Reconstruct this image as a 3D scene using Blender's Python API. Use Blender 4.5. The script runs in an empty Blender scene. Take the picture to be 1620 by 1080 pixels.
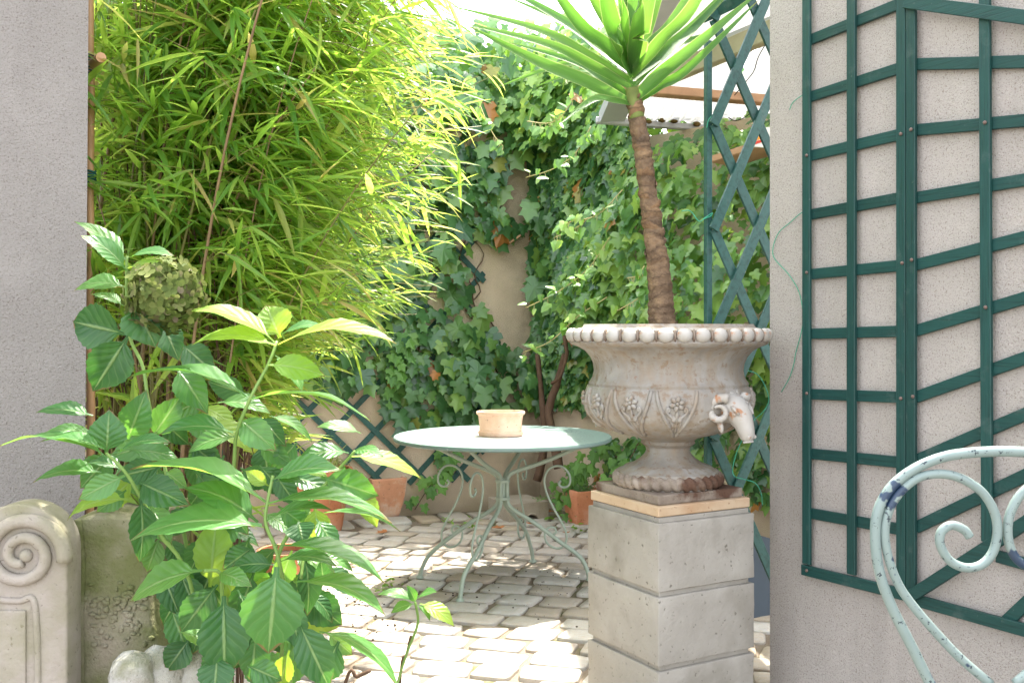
import bpy, bmesh, math, random
import numpy as np
from mathutils import Vector, Matrix, noise as mnoise
random.seed(7); RNG = np.random.default_rng(7)
R = math.radians
SC = bpy.context.scene
COL = SC.collection

# ------------------------------------------------------------------ camera, sky, sun, exposure
F, CX, HZ, H = 1575.0, 810.0, 520.0, 1.166          # focal (px of a 1620 px wide frame), axis, horizon, eye height
cam = bpy.data.cameras.new('camera'); cam.lens = 35.0; cam.sensor_width = 36.0
cam.clip_start = 0.05; cam.clip_end = 500
cam.shift_y = -(540 - HZ) / 1620.0
co = bpy.data.objects.new('camera', cam); COL.objects.link(co)
co.location = (0, 0, H); co.rotation_euler = (R(90), 0, 0)
SC.camera = co

SUN_EL, SUN_AZ = 68.0, 20.0                          # azimuth from +Y towards +X
w = bpy.data.worlds.new('World'); SC.world = w; w.use_nodes = True
nt = w.node_tree; bg = nt.nodes['Background']
sky = nt.nodes.new('ShaderNodeTexSky'); sky.sky_type = 'NISHITA'; sky.sun_disc = False
sky.sun_elevation = R(SUN_EL); sky.sun_rotation = R(SUN_AZ)
sky.air_density = 1.0; sky.dust_density = 2.5; sky.ozone_density = 1.0
hs = nt.nodes.new('ShaderNodeHueSaturation'); hs.inputs['Saturation'].default_value = .42   # bright hazy summer sky
tn = nt.nodes.new('ShaderNodeMix'); tn.data_type = 'RGBA'; tn.blend_type = 'MULTIPLY'; tn.inputs[0].default_value = 1.0; tn.inputs[7].default_value = (1.0, .965, .92, 1)
nt.links.new(sky.outputs[0], hs.inputs['Color']); nt.links.new(hs.outputs[0], tn.inputs[6]); nt.links.new(tn.outputs[2], bg.inputs['Color']); bg.inputs['Strength'].default_value = 0.15
sl = bpy.data.lights.new('sun', 'SUN'); sl.energy = 2.3; sl.angle = R(0.5); sl.color = (1.0, 0.94, 0.84)
so = bpy.data.objects.new('sun', sl); COL.objects.link(so)
sv = Vector((math.sin(R(SUN_AZ)) * math.cos(R(SUN_EL)), math.cos(R(SUN_AZ)) * math.cos(R(SUN_EL)), math.sin(R(SUN_EL))))
so.rotation_euler = (-sv).to_track_quat('-Z', 'Y').to_euler(); so.location = sv * 20
vs = SC.view_settings
vs.view_transform = 'Standard'; vs.look = 'None'; vs.gamma = 1.0; vs.use_curve_mapping = False
vs.exposure = 3.1
SC.render.engine = 'CYCLES'
SC.cycles.use_denoising = True
SC.cycles.max_bounces = 10; SC.cycles.diffuse_bounces = 5; SC.cycles.transmission_bounces = 6
SC.cycles.sample_clamp_indirect = 8

# ------------------------------------------------------------------ helpers
def P(px, py, Y): return Vector(((px - CX) / F * Y, Y, H - (py - HZ) / F * Y))
def G(px, py):
    Y = H * F / (py - HZ); return Vector(((px - CX) / F * Y, Y, 0))
def proj(p): return CX + F * p[0] / p[1], HZ + F * (H - p[2]) / p[1]
def on_plane(px, py, E, n, off=0.0):                 # where the sight line meets the vertical plane through E with normal n
    x, z = (px - CX) / F, -(py - HZ) / F
    Y = (E[0] * n[0] + E[1] * n[1] + off) / (x * n[0] + n[1])
    return Vector((x * Y, Y, H + z * Y))
V = Vector
ORG = {}
def empty(name, loc, label, cat, group=None):
    o = bpy.data.objects.new(name, None); COL.objects.link(o); o.location = loc
    o.empty_display_size = 0.1
    ORG[o] = V(loc); tag(o, label, cat, group); return o
def tag(o, label=None, cat=None, group=None, kind=None):
    if label: o['label'] = label
    if cat: o['category'] = cat
    if group: o['group'] = group
    if kind: o['kind'] = kind
    return o
def link(name, me, parent=None, M=None):
    o = bpy.data.objects.new(name, me); COL.objects.link(o)
    if parent is not None:
        o.parent = parent
        org = ORG[parent]; ORG[o] = org
        if M is not None: o.matrix_local = Matrix.Translation(-org) @ M
    elif M is not None:
        o.matrix_world = M; ORG[o] = V(M.translation)
    else: ORG[o] = V((0, 0, 0))
    return o
class MB:
    def __init__(s): s.v = []; s.f = []; s.uv = None
    def add(s, vs, fs):
        b = len(s.v); s.v += [V(q) for q in vs]; s.f += [[b + i for i in f] for f in fs]
    def obox(s, c, ax, ay, az):                       # oriented box: centre and half axes
        c, ax, ay, az = V(c), V(ax), V(ay), V(az)
        vs = [c + i * ax + j * ay + k * az for i in (-1, 1) for j in (-1, 1) for k in (-1, 1)]
        s.add(vs, [(0, 1, 3, 2), (4, 6, 7, 5), (0, 4, 5, 1), (2, 3, 7, 6), (0, 2, 6, 4), (1, 5, 7, 3)])
    def bar(s, a, b, wdt, thk, n):                    # flat bar a->b, width across, thickness along n
        a, b, n = V(a), V(b), V(n).normalized()
        t = (b - a); side = n.cross(t).normalized()
        s.obox((a + b) / 2, t / 2, side * wdt / 2, n * thk / 2)
    def tube(s, pts, r, n=8, cap=True):
        pts = [V(p) for p in pts]; m = len(pts)
        rr = r if isinstance(r, (list, tuple)) else [r] * m
        t0 = (pts[1] - pts[0]).normalized()
        up = V((0, 0, 1)) if abs(t0.z) < .9 else V((1, 0, 0))
        nn = t0.cross(up).normalized(); vs = []
        for i in range(m):
            t = (pts[min(i + 1, m - 1)] - pts[max(i - 1, 0)])
            t = t.normalized() if t.length > 1e-9 else t0
            nn = nn - t * nn.dot(t); nn.normalize(); bb = t.cross(nn)
            for k in range(n):
                a = 2 * math.pi * k / n
                vs.append(pts[i] + (nn * math.cos(a) + bb * math.sin(a)) * rr[i])
        fs = [(i * n + k, i * n + (k + 1) % n, (i + 1) * n + (k + 1) % n, (i + 1) * n + k) for i in range(m - 1) for k in range(n)]
        if cap: fs += [list(range(n))[::-1], [(m - 1) * n + k for k in range(n)]]
        s.add(vs, fs)
    def lathe(s, prof, c=(0, 0, 0), n=48, sx=1, sy=1, fn=None):
        c = V(c); vs = []
        for i, (r, z) in enumerate(prof):
            for k in range(n):
                a = 2 * math.pi * k / n
                q = r if fn is None else fn(r, z, a)
                vs.append(c + V((q * math.cos(a) * sx, q * math.sin(a) * sy, z)))
        m = len(prof)
        fs = [(i * n + k, i * n + (k + 1) % n, (i + 1) * n + (k + 1) % n, (i + 1) * n + k) for i in range(m - 1) for k in range(n)]
        if prof[0][0] > 1e-4: fs.append(list(range(n))[::-1])
        if prof[-1][0] > 1e-4: fs.append([(m - 1) * n + k for k in range(n)])
        s.add(vs, fs)
    def ell(s, c, ax, ay, az, nu=10, nv=7):           # ellipsoid from three half axes
        c, ax, ay, az = V(c), V(ax), V(ay), V(az); vs = []
        for j in range(1, nv):
            b = math.pi * j / nv
            for k in range(nu):
                a = 2 * math.pi * k / nu
                vs.append(c + ax * math.sin(b) * math.cos(a) + ay * math.sin(b) * math.sin(a) + az * math.cos(b))
        vs += [c + az, c - az]; T, B = len(vs) - 2, len(vs) - 1
        fs = [(j * nu + k, (j + 1) * nu + k, (j + 1) * nu + (k + 1) % nu, j * nu + (k + 1) % nu) for j in range(nv - 2) for k in range(nu)]
        fs += [(T, k, (k + 1) % nu) for k in range(nu)] + [(B, (nv - 2) * nu + (k + 1) % nu, (nv - 2) * nu + k) for k in range(nu)]
        s.add(vs, fs)
    def mesh(s, name, mat, org=(0, 0, 0), smooth=False, bevel=0, seg=2, rough=0, sub=0):
        me = bpy.data.meshes.new(name); o = V(org)
        me.from_pydata([v - o for v in s.v], [], s.f)
        bm = bmesh.new(); bm.from_mesh(me)
        bmesh.ops.recalc_face_normals(bm, faces=bm.faces)
        if bevel: bmesh.ops.bevel(bm, geom=bm.edges[:], offset=bevel, segments=seg, affect='EDGES', profile=.6)
        if sub: bmesh.ops.subdivide_edges(bm, edges=bm.edges[:], cuts=sub, use_grid_fill=True)
        if rough:
            for v in bm.verts:
                q = (v.co + o); v.co += V(mnoise.noise_vector(q * 14)) * rough + V(mnoise.noise_vector(q * 45)) * rough * .35
        bm.to_mesh(me); bm.free()
        if smooth: me.polygons.foreach_set('use_smooth', [True] * len(me.polygons))
        if smooth == 'auto': me.set_sharp_from_angle(angle=R(38))
        me.materials.append(mat); return me
    def build(s, name, mat, parent=None, **k):
        return link(name, s.mesh(name, mat, ORG[parent] if parent is not None else (0, 0, 0), **k), parent)
    def thing(s, name, mat, loc, label, cat, group=None, **k):   # one-mesh thing with its origin at loc
        o = link(name, s.mesh(name, mat, loc, **k)); o.location = loc; ORG[o] = V(loc)
        return tag(o, label, cat, group)
def smoothpath(pts, n=8):                             # Catmull-Rom through points
    pts = [V(p) for p in pts]; out = []
    q = [pts[0] * 2 - pts[1]] + pts + [pts[-1] * 2 - pts[-2]]
    for i in range(1, len(q) - 2):
        a, b, c, d = q[i - 1:i + 3]
        for k in range(n):
            t = k / n
            out.append(.5 * ((2 * b) + (c - a) * t + (2 * a - 5 * b + 4 * c - d) * t * t + (3 * b - a - 3 * c + d) * t ** 3))
    out.append(pts[-1]); return out

# ------------------------------------------------------------------ materials
class NT:
    def __init__(s, name):
        s.m = bpy.data.materials.new(name); s.m.use_nodes = True; s.t = s.m.node_tree; s.t.nodes.clear()
        s.out = s.n('OutputMaterial')
    def n(s, kind, **k):
        o = s.t.nodes.new('ShaderNode' + kind)
        for a, b in k.items(): setattr(o, a, b)
        return o
    def l(s, a, b): s.t.links.new(a, b)
    def coord(s, kind='Object'): return s.n('TexCoord').outputs[kind]
    def noise(s, vec, scale, detail=4, rough=.55):
        o = s.n('TexNoise'); o.inputs['Scale'].default_value = scale; o.inputs['Detail'].default_value = detail
        o.inputs['Roughness'].default_value = rough; s.l(vec, o.inputs['Vector']); return o.outputs['Fac']
    def ramp(s, fac, stops):
        o = s.n('ValToRGB'); e = o.color_ramp.elements
        while len(e) < len(stops): e.new(.5)
        for el, (p, c) in zip(e, stops):
            el.position = p; el.color = (*c, 1) if not isinstance(c, (int, float)) else (c, c, c, 1)
        s.l(fac, o.inputs[0]); return o.outputs[0]
    def mix(s, fac, a, b, mode='MIX'):
        o = s.n('Mix', data_type='RGBA', blend_type=mode)
        for sock, val in ((o.inputs[0], fac), (o.inputs[6], a), (o.inputs[7], b)):
            if isinstance(val, (int, float)): sock.default_value = val
            elif isinstance(val, tuple): sock.default_value = (*val, 1)
            else: s.l(val, sock)
        return o.outputs[2]
    def math(s, op, a, b=0.0, c=None):
        o = s.n('Math', operation=op)
        for sock, val in zip(o.inputs, (a, b, c)):
            if val is None: continue
            if isinstance(val, (int, float)): sock.default_value = val
            else: s.l(val, sock)
        return o.outputs[0]
    def bsdf(s, col, rough=.8, spec=.3, bump=None, bstr=.3, bdist=.01, metal=0):
        o = s.n('BsdfPrincipled')
        if isinstance(col, tuple): o.inputs['Base Color'].default_value = (*col, 1)
        else: s.l(col, o.inputs['Base Color'])
        if isinstance(rough, (int, float)): o.inputs['Roughness'].default_value = rough
        else: s.l(rough, o.inputs['Roughness'])
        o.inputs['Specular IOR Level'].default_value = spec; o.inputs['Metallic'].default_value = metal
        if bump is not None:
            b = s.n('Bump'); b.inputs['Strength'].default_value = bstr; b.inputs['Distance'].default_value = bdist
            s.l(bump, b.inputs['Height']); s.l(b.outputs[0], o.inputs['Normal']); s.bumpn = b
        return o
    def done(s, sh): s.l(sh.outputs[0], s.out.inputs[0]); return s.m

def stucco(name, c0, c1, speck, stain=None):
    t = NT(name); g = t.coord()
    a = t.noise(g, 2.2, 5); b = t.noise(g, 260, 3, .6); d = t.noise(g, 420, 2)
    col = t.mix(t.ramp(a, [(.3, 0), (.7, 1)]), c0, c1)
    col = t.mix(t.ramp(b, [(.34, .7), (.44, 0)]), col, speck)
    big = t.noise(g, .9, 3)
    col = t.mix(t.ramp(big, [(.55, 0), (.75, .25)]), col, tuple(x * .72 for x in c0))
    if stain: col = stain(t, g, col)
    mp = t.n('Mapping'); t.l(g, mp.inputs[0]); mp.inputs['Scale'].default_value = (7, 7, .7)
    dr = t.noise(mp.outputs[0], 1, 5, .6); col = t.mix(t.ramp(dr, [(.52, 0), (.75, .38)]), col, tuple(x * .62 for x in c0))
    pat = t.noise(g, 4.5, 6, .7); col = t.mix(t.ramp(pat, [(.56, 0), (.66, .22)]), col, tuple(min(1, x * 1.22) for x in c1))
    b2 = t.noise(g, 150, 4, .7)
    h = t.math('ADD', b2, t.math('MULTIPLY', d, .35))
    return t.done(t.bsdf(col, .92, .15, h, .9, .012))
M = {}
M['stucco'] = stucco('stucco', (.455, .412, .375), (.525, .478, .44), (.17, .125, .10))
M['stucco_grey'] = stucco('stucco_grey', (.28, .26, .243), (.335, .312, .293), (.14, .115, .10))
def damp(t, g, col):
    sep = t.n('SeparateXYZ'); t.l(g, sep.inputs[0])
    n = t.noise(g, 2.5, 5); n2 = t.noise(g, 9, 5)
    s = t.math('ADD', t.math('ABSOLUTE', sep.outputs[0]), t.math('MULTIPLY', n, .35))
    f = t.ramp(s, [(.22, .75), (.48, 0)])
    col = t.mix(t.math('MULTIPLY', f, t.ramp(n2, [(.3, .4), (.6, 1)])), col, (.16, .13, .10))
    low = t.math('ADD', sep.outputs[2], t.math('MULTIPLY', n, .3))
    col = t.mix(t.ramp(low, [(.12, .6), (.42, 0)]), col, (.28, .21, .15))
    return t.mix(t.ramp(n2, [(.55, 0), (.75, .35)]), col, (.45, .36, .26))
M['render'] = stucco('wall_render', (.66, .52, .385), (.72, .585, .45), (.40, .29, .19), damp)
def stonemat(name, c0, c1, moss=None, mossf=(.5, .62), dark=(.08, .075, .06), sc=6.0, bump=.5):
    t = NT(name); g = t.coord()
    a = t.noise(g, sc, 6, .62); b = t.noise(g, sc * 14, 3); e = t.noise(g, sc * .6, 5)
    col = t.mix(t.ramp(a, [(.3, 0), (.7, 1)]), c0, c1)
    col = t.mix(t.ramp(b, [(.27, .8), (.36, 0)]), col, dark)
    if moss: col = t.mix(t.ramp(e, [(mossf[0], 0), (mossf[1], .85)]), col, moss)
    hgt = t.math('ADD', a, t.math('MULTIPLY', b, .5))
    return t.done(t.bsdf(col, .9, .2, hgt, bump, .01))
M['block'] = stonemat('cast_stone', (.295, .272, .235), (.375, .35, .31), (.185, .168, .135), (.48, .66), (.11, .095, .075), 5, .45)
M['carved'] = stonemat('carved_limestone', (.24, .208, .178), (.33, .295, .26), (.17, .165, .085), (.46, .66), (.12, .1, .08), 7)
M['mossy'] = stonemat('mossy_stone', (.22, .19, .14), (.29, .26, .20), (.10, .115, .035), (.36, .56), (.05, .05, .03), 9, .9)
M['rock'] = stonemat('lichen_rock', (.26, .245, .21), (.44, .43, .40), (.16, .16, .085), (.48, .62), (.05, .05, .035), 15, 1.0)
M['cobble'] = None
def cobblemat():
    t = NT('cobble_stone'); g = t.coord(); oi = t.n('ObjectInfo')
    isl = t.n('NewGeometry').outputs['Random Per Island']
    rnd = t.math('FRACT', t.math('ADD', oi.outputs['Random'], isl))
    add = t.n('VectorMath', operation='ADD'); t.l(g, add.inputs[0]); t.l(oi.outputs['Location'], add.inputs[1])
    a = t.noise(add.outputs[0], 9, 6, .6); b = t.noise(add.outputs[0], 90, 3)
    col = t.ramp(rnd, [(0, (.37, .32, .26)), (.45, (.43, .395, .345)), (.8, (.47, .45, .41)), (1, (.35, .28, .20))])
    col = t.mix(t.ramp(a, [(.45, 0), (.75, .5)]), col, (.42, .30, .18))
    col = t.mix(t.ramp(b, [(.3, .8), (.38, 0)]), col, (.12, .09, .06))
    return t.done(t.bsdf(col, .8, .25, t.math('ADD', a, b), .35, .01))
M['cobble'] = cobblemat()
def mortar():
    t = NT('sandy_joint'); g = t.coord()
    a = t.noise(g, 3, 5); b = t.noise(g, 120, 4, .7)
    col = t.mix(a, (.19, .15, .11), (.28, .23, .175)); col = t.mix(t.ramp(b, [(.33, .6), (.45, 0)]), col, (.14, .11, .08))
    col = t.mix(t.ramp(t.noise(g, 5, 5, .65), [(.52, 0), (.64, .75)]), col, (.085, .105, .03))
    return t.done(t.bsdf(col, .95, .1, b, .8, .01))
M['mortar'] = mortar()
def terracotta(name, c, salt=.5):
    t = NT(name); g = t.coord(); a = t.noise(g, 9, 6, .65); b = t.noise(g, 60, 4)
    col = t.mix(t.ramp(a, [(.3, 0), (.7, 1)]), c, tuple(min(1, x * 1.25 + .05) for x in c))
    col = t.mix(t.ramp(t.noise(g, 5, 6, .7), [(.5, 0), (.68, salt)]), col, (.72, .62, .52))
    col = t.mix(t.ramp(b, [(.28, .7), (.36, 0)]), col, (.14, .08, .05))
    return t.done(t.bsdf(col, .88, .2, t.math('ADD', a, b), .3, .006))
M['terra'] = terracotta('terracotta', (.46, .17, .08), .25)
M['terra_pale'] = terracotta('terracotta_bleached', (.56, .36, .26), .55)
M['terra_salt'] = terracotta('terracotta_lime_stained', (.50, .23, .13), .75)
def urnmat():
    t = NT('weathered_white_iron'); g = t.coord()
    a = t.noise(g, 7, 6, .65); b = t.noise(g, 42, 5, .65); st = t.n('Mapping'); t.l(g, st.inputs[0]); st.inputs['Scale'].default_value = (30, 30, 2.2)
    s = t.noise(st.outputs[0], 1, 4)
    col = t.mix(t.ramp(a, [(.32, 0), (.68, 1)]), (.205, .185, .16), (.355, .335, .305))
    col = t.mix(t.ramp(s, [(.42, 0), (.66, .75)]), col, (.25, .19, .13))
    col = t.mix(t.ramp(b, [(.54, 0), (.64, .8)]), col, (.20, .14, .09))
    col = t.mix(t.ramp(t.noise(g, 24, 6, .7), [(.63, 0), (.70, .9)]), col, (.22, .085, .03))
    return t.done(t.bsdf(col, .62, .35, t.math('ADD', b, t.math('MULTIPLY', a, .5)), .4, .004))
M['urn'] = urnmat()
def beadmat():
    t = NT('chipped_white_paint'); g = t.coord(); b = t.noise(g, 28, 5, .65)
    col = t.mix(t.ramp(t.noise(g, 9, 5), [(.4, 0), (.7, .6)]), (.40, .38, .35), (.28, .235, .18))
    col = t.mix(t.ramp(b, [(.58, 0), (.66, .9)]), col, (.32, .14, .055))
    return t.done(t.bsdf(col, .5, .4, b, .3, .004))
M['bead'] = beadmat()
M['rusty'] = stonemat('rusty_cast_plinth', (.17, .13, .10), (.32, .27, .22), (.085, .036, .02), (.48, .6), (.06, .03, .02), 14, .6)
M['slab'] = stonemat('rust_stained_slab', (.45, .32, .20), (.52, .40, .28), (.34, .17, .07), (.56, .72), (.2, .1, .05), 5, .2)
def grainpaint(name, c0, c1, chip, axes=((260, 260, 9),)):
    t = NT(name); g = t.coord(); hs_ = []
    for sc in axes:
        mp = t.n('Mapping'); t.l(g, mp.inputs[0]); mp.inputs['Scale'].default_value = sc; hs_.append(t.noise(mp.outputs[0], 1, 3, .6))
    gr = t.math('MULTIPLY', hs_[0], .5); a = t.noise(g, 5, 5, .6); b = t.noise(g, 55, 6, .7); rnd = t.n('ObjectInfo').outputs['Random']
    col = t.mix(a, c0, c1); col = t.mix(t.math('MULTIPLY', rnd, .35), col, tuple(x * 1.7 for x in c1))
    col = t.mix(t.ramp(gr, [(.16, .55), (.26, 0)]), col, tuple(x * .45 for x in c0))
    col = t.mix(t.ramp(b, [(.66, 0), (.73, .8)]), col, chip); col = t.mix(t.ramp(t.noise(g, 11, 5, .7), [(.58, 0), (.72, .35)]), col, chip)
    return t.done(t.bsdf(col, .5, .35, t.math('ADD', gr, t.math('MULTIPLY', b, .3)), .5, .004))
def paint(name, c0, c1, chip=(.05, .05, .05), chipf=(.66, .70), rough=.45, sc=18, bump=.2):
    t = NT(name); g = t.coord(); a = t.noise(g, 4, 4); b = t.noise(g, sc, 6, .65)
    col = t.mix(a, c0, c1); col = t.mix(t.ramp(b, [(chipf[0], 0), (chipf[1], 1)]), col, chip)
    return t.done(t.bsdf(col, rough, .4, b, bump, .003))
M['green'] = grainpaint('green_trellis_paint', (.0045, .034, .030), (.009, .047, .041), (.10, .13, .12))
M['green_h'] = grainpaint('green_trellis_paint_rail', (.0045, .034, .030), (.009, .047, .041), (.10, .13, .12), ((9, 9, 260),))
M['green_soft'] = grainpaint('green_trellis_weathered', (.017, .064, .055), (.027, .085, .073), (.13, .17, .15), ((60, 60, 60),))
M['tabl'] = paint('mint_table_paint', (.26, .32, .25), (.34, .39, .32), (.20, .12, .06), (.70, .75), .45, 30)
def tabletop():
    t = NT('perforated_mint_tabletop'); g = t.coord()
    sep = t.n('SeparateXYZ'); t.l(g, sep.inputs[0])
    r = t.math('SQRT', t.math('ADD', t.math('POWER', sep.outputs[0], 2), t.math('POWER', sep.outputs[1], 2)))
    a = t.noise(g, 20, 7, .75)
    wear = t.math('ADD', t.math('MULTIPLY', r, -1.6), a)
    col = t.mix(t.ramp(wear, [(-.10, 0), (.16, 1)]), (.15, .215, .195), (.38, .39, .36))
    ang = t.math('ARCTAN2', sep.outputs[1], sep.outputs[0])
    k1 = t.math('SINE', t.math('MULTIPLY', ang, 60)); k2 = t.math('SINE', t.math('MULTIPLY', r, 230))
    hole = t.ramp(t.math('MULTIPLY', k1, k2), [(.55, 0), (.7, 1)])
    hole = t.math('MULTIPLY', hole, t.ramp(t.math('SINE', t.math('MULTIPLY', r, 36)), [(.3, 0), (.4, 1)]))
    hole = t.math('MULTIPLY', hole, t.ramp(r, [(.44, 1), (.46, 0)]))
    col = t.mix(t.math('MULTIPLY', hole, .85), col, (.07, .09, .08))
    col = t.mix(t.ramp(t.noise(g, 30, 5, .7), [(.62, 0), (.69, .7)]), col, (.52, .52, .49))
    return t.done(t.bsdf(col, .42, .45, hole, -.4, .004))
M['top'] = tabletop()
def chairmat():
    t = NT('chipped_grey_green_paint'); g = t.coord()
    b = t.noise(g, 95, 5, .7); c = t.noise(g, 9, 4, .6)
    col = t.mix(t.noise(g, 25, 4), (.135, .185, .175), (.19, .24, .225))
    col = t.mix(t.ramp(b, [(.60, 0), (.63, 1)]), col, (.012, .022, .03))
    col = t.mix(t.ramp(c, [(.585, 0), (.60, .95)]), col, (.006, .022, .055))
    return t.done(t.bsdf(col, .38, .45, b, .25, .002))
M['chair'] = chairmat()
def plain(name, c, rough=.7, spec=.3, sc=20, var=.25):
    t = NT(name); g = t.coord(); a = t.noise(g, sc, 5, .6)
    col = t.mix(a, tuple(x * (1 - var) for x in c), tuple(min(1, x * (1 + var)) for x in c))
    return t.done(t.bsdf(col, rough, spec, a, .3, .004))
M['cane'] = plain('cane', (.42, .24, .12), .5, .4)
M['wire'] = plain('green_garden_wire', (.03, .33, .2), .4, .5)
M['twine'] = plain('dark_green_twine', (.02, .09, .075), .8)
M['wood'] = plain('weathered_wood', (.42, .25, .15), .85, .15, 9, .45)
M['wood_grey'] = plain('lichen_wood', (.33, .30, .20), .9, .15, 9, .4)
M['zinc'] = plain('dull_zinc', (.40, .40, .41), .5, .4, 6, .15)
M['slate_board'] = plain('slate_blue_board', (.045, .06, .075), .6, .3, 4, .3)
M['soil'] = plain('dark_soil', (.045, .03, .02), .95, .1, 60, .5)
M['moss'] = plain('dry_moss', (.13, .09, .035), .95, .05, 60, .5)
M['white'] = plain('white_paint', (.74, .71, .68), .6, .3, 5, .08)
M['orange'] = plain('orange_paint', (.85, .30, .04), .6, .3, 5, .1)
M['red'] = plain('red_paint', (.55, .05, .03), .6, .3, 5, .1)
M['screw'] = plain('rusty_screw', (.13, .085, .07), .5, .4, 80, .3)
M['concrete'] = stonemat('drain_concrete', (.30, .25, .19), (.40, .34, .27), None, (.5, .6), (.08, .06, .04), 8, .4)
M['dark'] = plain('drain_dark', (.012, .01, .008), .95, .05)
M['twig'] = plain('brown_twig', (.10, .06, .04), .85, .15, 50, .4)
M['drygrass'] = plain('dry_leaf', (.32, .13, .05), .8, .15, 30, .4)
def canopy_mat():
    t = NT('translucent_corrugated_sheet'); g = t.coord(); a = t.noise(g, 3, 5)
    col = t.mix(a, (.33, .335, .335), (.40, .405, .40)); p = t.bsdf(col, .4, .35)
    tr = t.n('BsdfTranslucent'); t.l(col, tr.inputs[0]); mx = t.n('MixShader'); mx.inputs[0].default_value = .30
    t.l(p.outputs[0], mx.inputs[1]); t.l(tr.outputs[0], mx.inputs[2]); t.l(mx.outputs[0], t.out.inputs[0]); return t.m
M['sheet'] = canopy_mat()
def leafmat(name, ramp, tramp, trans=.45, rough=.42, spec=.35, veins=None):
    t = NT(name); oi = t.n('ObjectInfo'); ge = t.n('NewGeometry')
    rnd = t.math('FRACT', t.math('ADD', oi.outputs['Random'], ge.outputs['Random Per Island']))
    col, tc = t.ramp(rnd, ramp), t.ramp(rnd, tramp)
    bump = None
    if veins:
        uv = t.coord('UV'); sep = t.n('SeparateXYZ'); t.l(uv, sep.inputs[0])
        v = t.math('ABSOLUTE', t.math('SUBTRACT', sep.outputs[1], .5))
        mid = t.ramp(v, [(.018, 1), (.045, 0)])
        ph = t.math('MULTIPLY', t.math('SUBTRACT', sep.outputs[0], t.math('MULTIPLY', t.math('POWER', v, .8), .55)), veins)
        wv = t.math('SINE', ph); side = t.ramp(wv, [(.80, 0), (.99, 1)])
        vein = t.math('MAXIMUM', mid, t.math('MULTIPLY', side, .16))
        col = t.mix(t.math('MULTIPLY', vein, .45), col, (.34, .46, .20)); tc = t.mix(t.math('MULTIPLY', vein, .5), tc, (.55, .7, .25))
        edge = t.math('ADD', t.math('MULTIPLY', v, 1.7), t.math('MULTIPLY', t.math('SUBTRACT', t.noise(t.coord(), 26, 5), .5), 1.3))
        edge = t.math('ADD', edge, t.math('POWER', sep.outputs[0], 9))
        brn = t.ramp(edge, [(1.02 / 1.4, 0), (1.12 / 1.4, 1)]); brn = t.ramp(t.math('MULTIPLY', edge, .7), [(.70, 0), (.80, .9)])
        col = t.mix(brn, col, (.20, .13, .05)); tc = t.mix(brn, tc, (.2, .12, .04))
        lite = t.ramp(t.noise(t.coord(), 9, 4), [(.45, 0), (.7, .45)]); col = t.mix(lite, col, (.10, .22, .06))
        blot = t.noise(t.coord(), 22, 4); col = t.mix(t.ramp(blot, [(.35, .35), (.6, 0)]), col, (.03, .085, .025))
        bump = t.math('SUBTRACT', t.math('MULTIPLY', wv, .22), t.math('MULTIPLY', mid, .8))
    p = t.bsdf(col, rough, spec, bump, .55, .004)
    tr = t.n('BsdfTranslucent'); t.l(tc, tr.inputs[0])
    mx = t.n('MixShader'); mx.inputs[0].default_value = trans
    t.l(p.outputs[0], mx.inputs[1]); t.l(tr.outputs[0], mx.inputs[2]); t.l(mx.outputs[0], t.out.inputs[0]); return t.m
M['bamboo'] = leafmat('bamboo_leaf', [(0, (.05, .16, .03)), (.5, (.10, .23, .04)), (.9, (.18, .29, .06)), (.97, (.36, .30, .10))],
                      [(0, (.38, .62, .07)), (.5, (.52, .74, .09)), (.9, (.68, .80, .15)), (1, (.65, .52, .18))], .58, .42, .35)
M['culm'] = plain('bamboo_culm', (.15, .14, .04), .5, .3, 12, .5)
M['culm_dry'] = plain('dry_bamboo_culm', (.20, .13, .07), .6, .2, 12, .5)
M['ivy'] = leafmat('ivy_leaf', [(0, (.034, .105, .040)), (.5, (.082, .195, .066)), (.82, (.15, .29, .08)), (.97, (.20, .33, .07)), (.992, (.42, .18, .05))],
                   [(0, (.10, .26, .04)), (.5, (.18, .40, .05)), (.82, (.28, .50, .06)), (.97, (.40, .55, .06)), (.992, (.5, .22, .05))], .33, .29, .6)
M['ivy_sun'] = leafmat('ivy_sunlit_leaf', [(0, (.09, .21, .06)), (.5, (.17, .33, .085)), (.85, (.27, .44, .11)), (1, (.34, .5, .14))],
                       [(0, (.16, .34, .04)), (.5, (.28, .50, .05)), (.85, (.42, .60, .07)), (1, (.5, .65, .1))], .42, .29, .6)  # lighter copy of the ivy green, sunlight put into the leaf colour
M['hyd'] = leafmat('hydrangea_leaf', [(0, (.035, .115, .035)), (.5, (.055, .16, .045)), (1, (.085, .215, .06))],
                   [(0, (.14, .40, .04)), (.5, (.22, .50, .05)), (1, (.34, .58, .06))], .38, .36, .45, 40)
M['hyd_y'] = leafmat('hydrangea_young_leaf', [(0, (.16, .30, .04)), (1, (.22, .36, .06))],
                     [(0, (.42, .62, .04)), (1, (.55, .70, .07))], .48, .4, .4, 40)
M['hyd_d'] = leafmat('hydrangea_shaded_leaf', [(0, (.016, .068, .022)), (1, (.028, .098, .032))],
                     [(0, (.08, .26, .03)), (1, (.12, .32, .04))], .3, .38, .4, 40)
M['stem'] = plain('green_stem', (.15, .24, .06), .5, .3, 25, .3)
M['floret'] = leafmat('dried_floret', [(0, (.05, .075, .016)), (.5, (.095, .125, .03)), (.8, (.15, .17, .055)), (1, (.11, .085, .06))],
                      [(0, (.14, .20, .04)), (1, (.24, .26, .09))], .25, .7, .15)
M['yucca'] = leafmat('yucca_leaf', [(0, (.055, .15, .03)), (1, (.09, .20, .04))], [(0, (.20, .46, .03)), (1, (.30, .56, .04))], .40, .38, .45)
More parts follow.
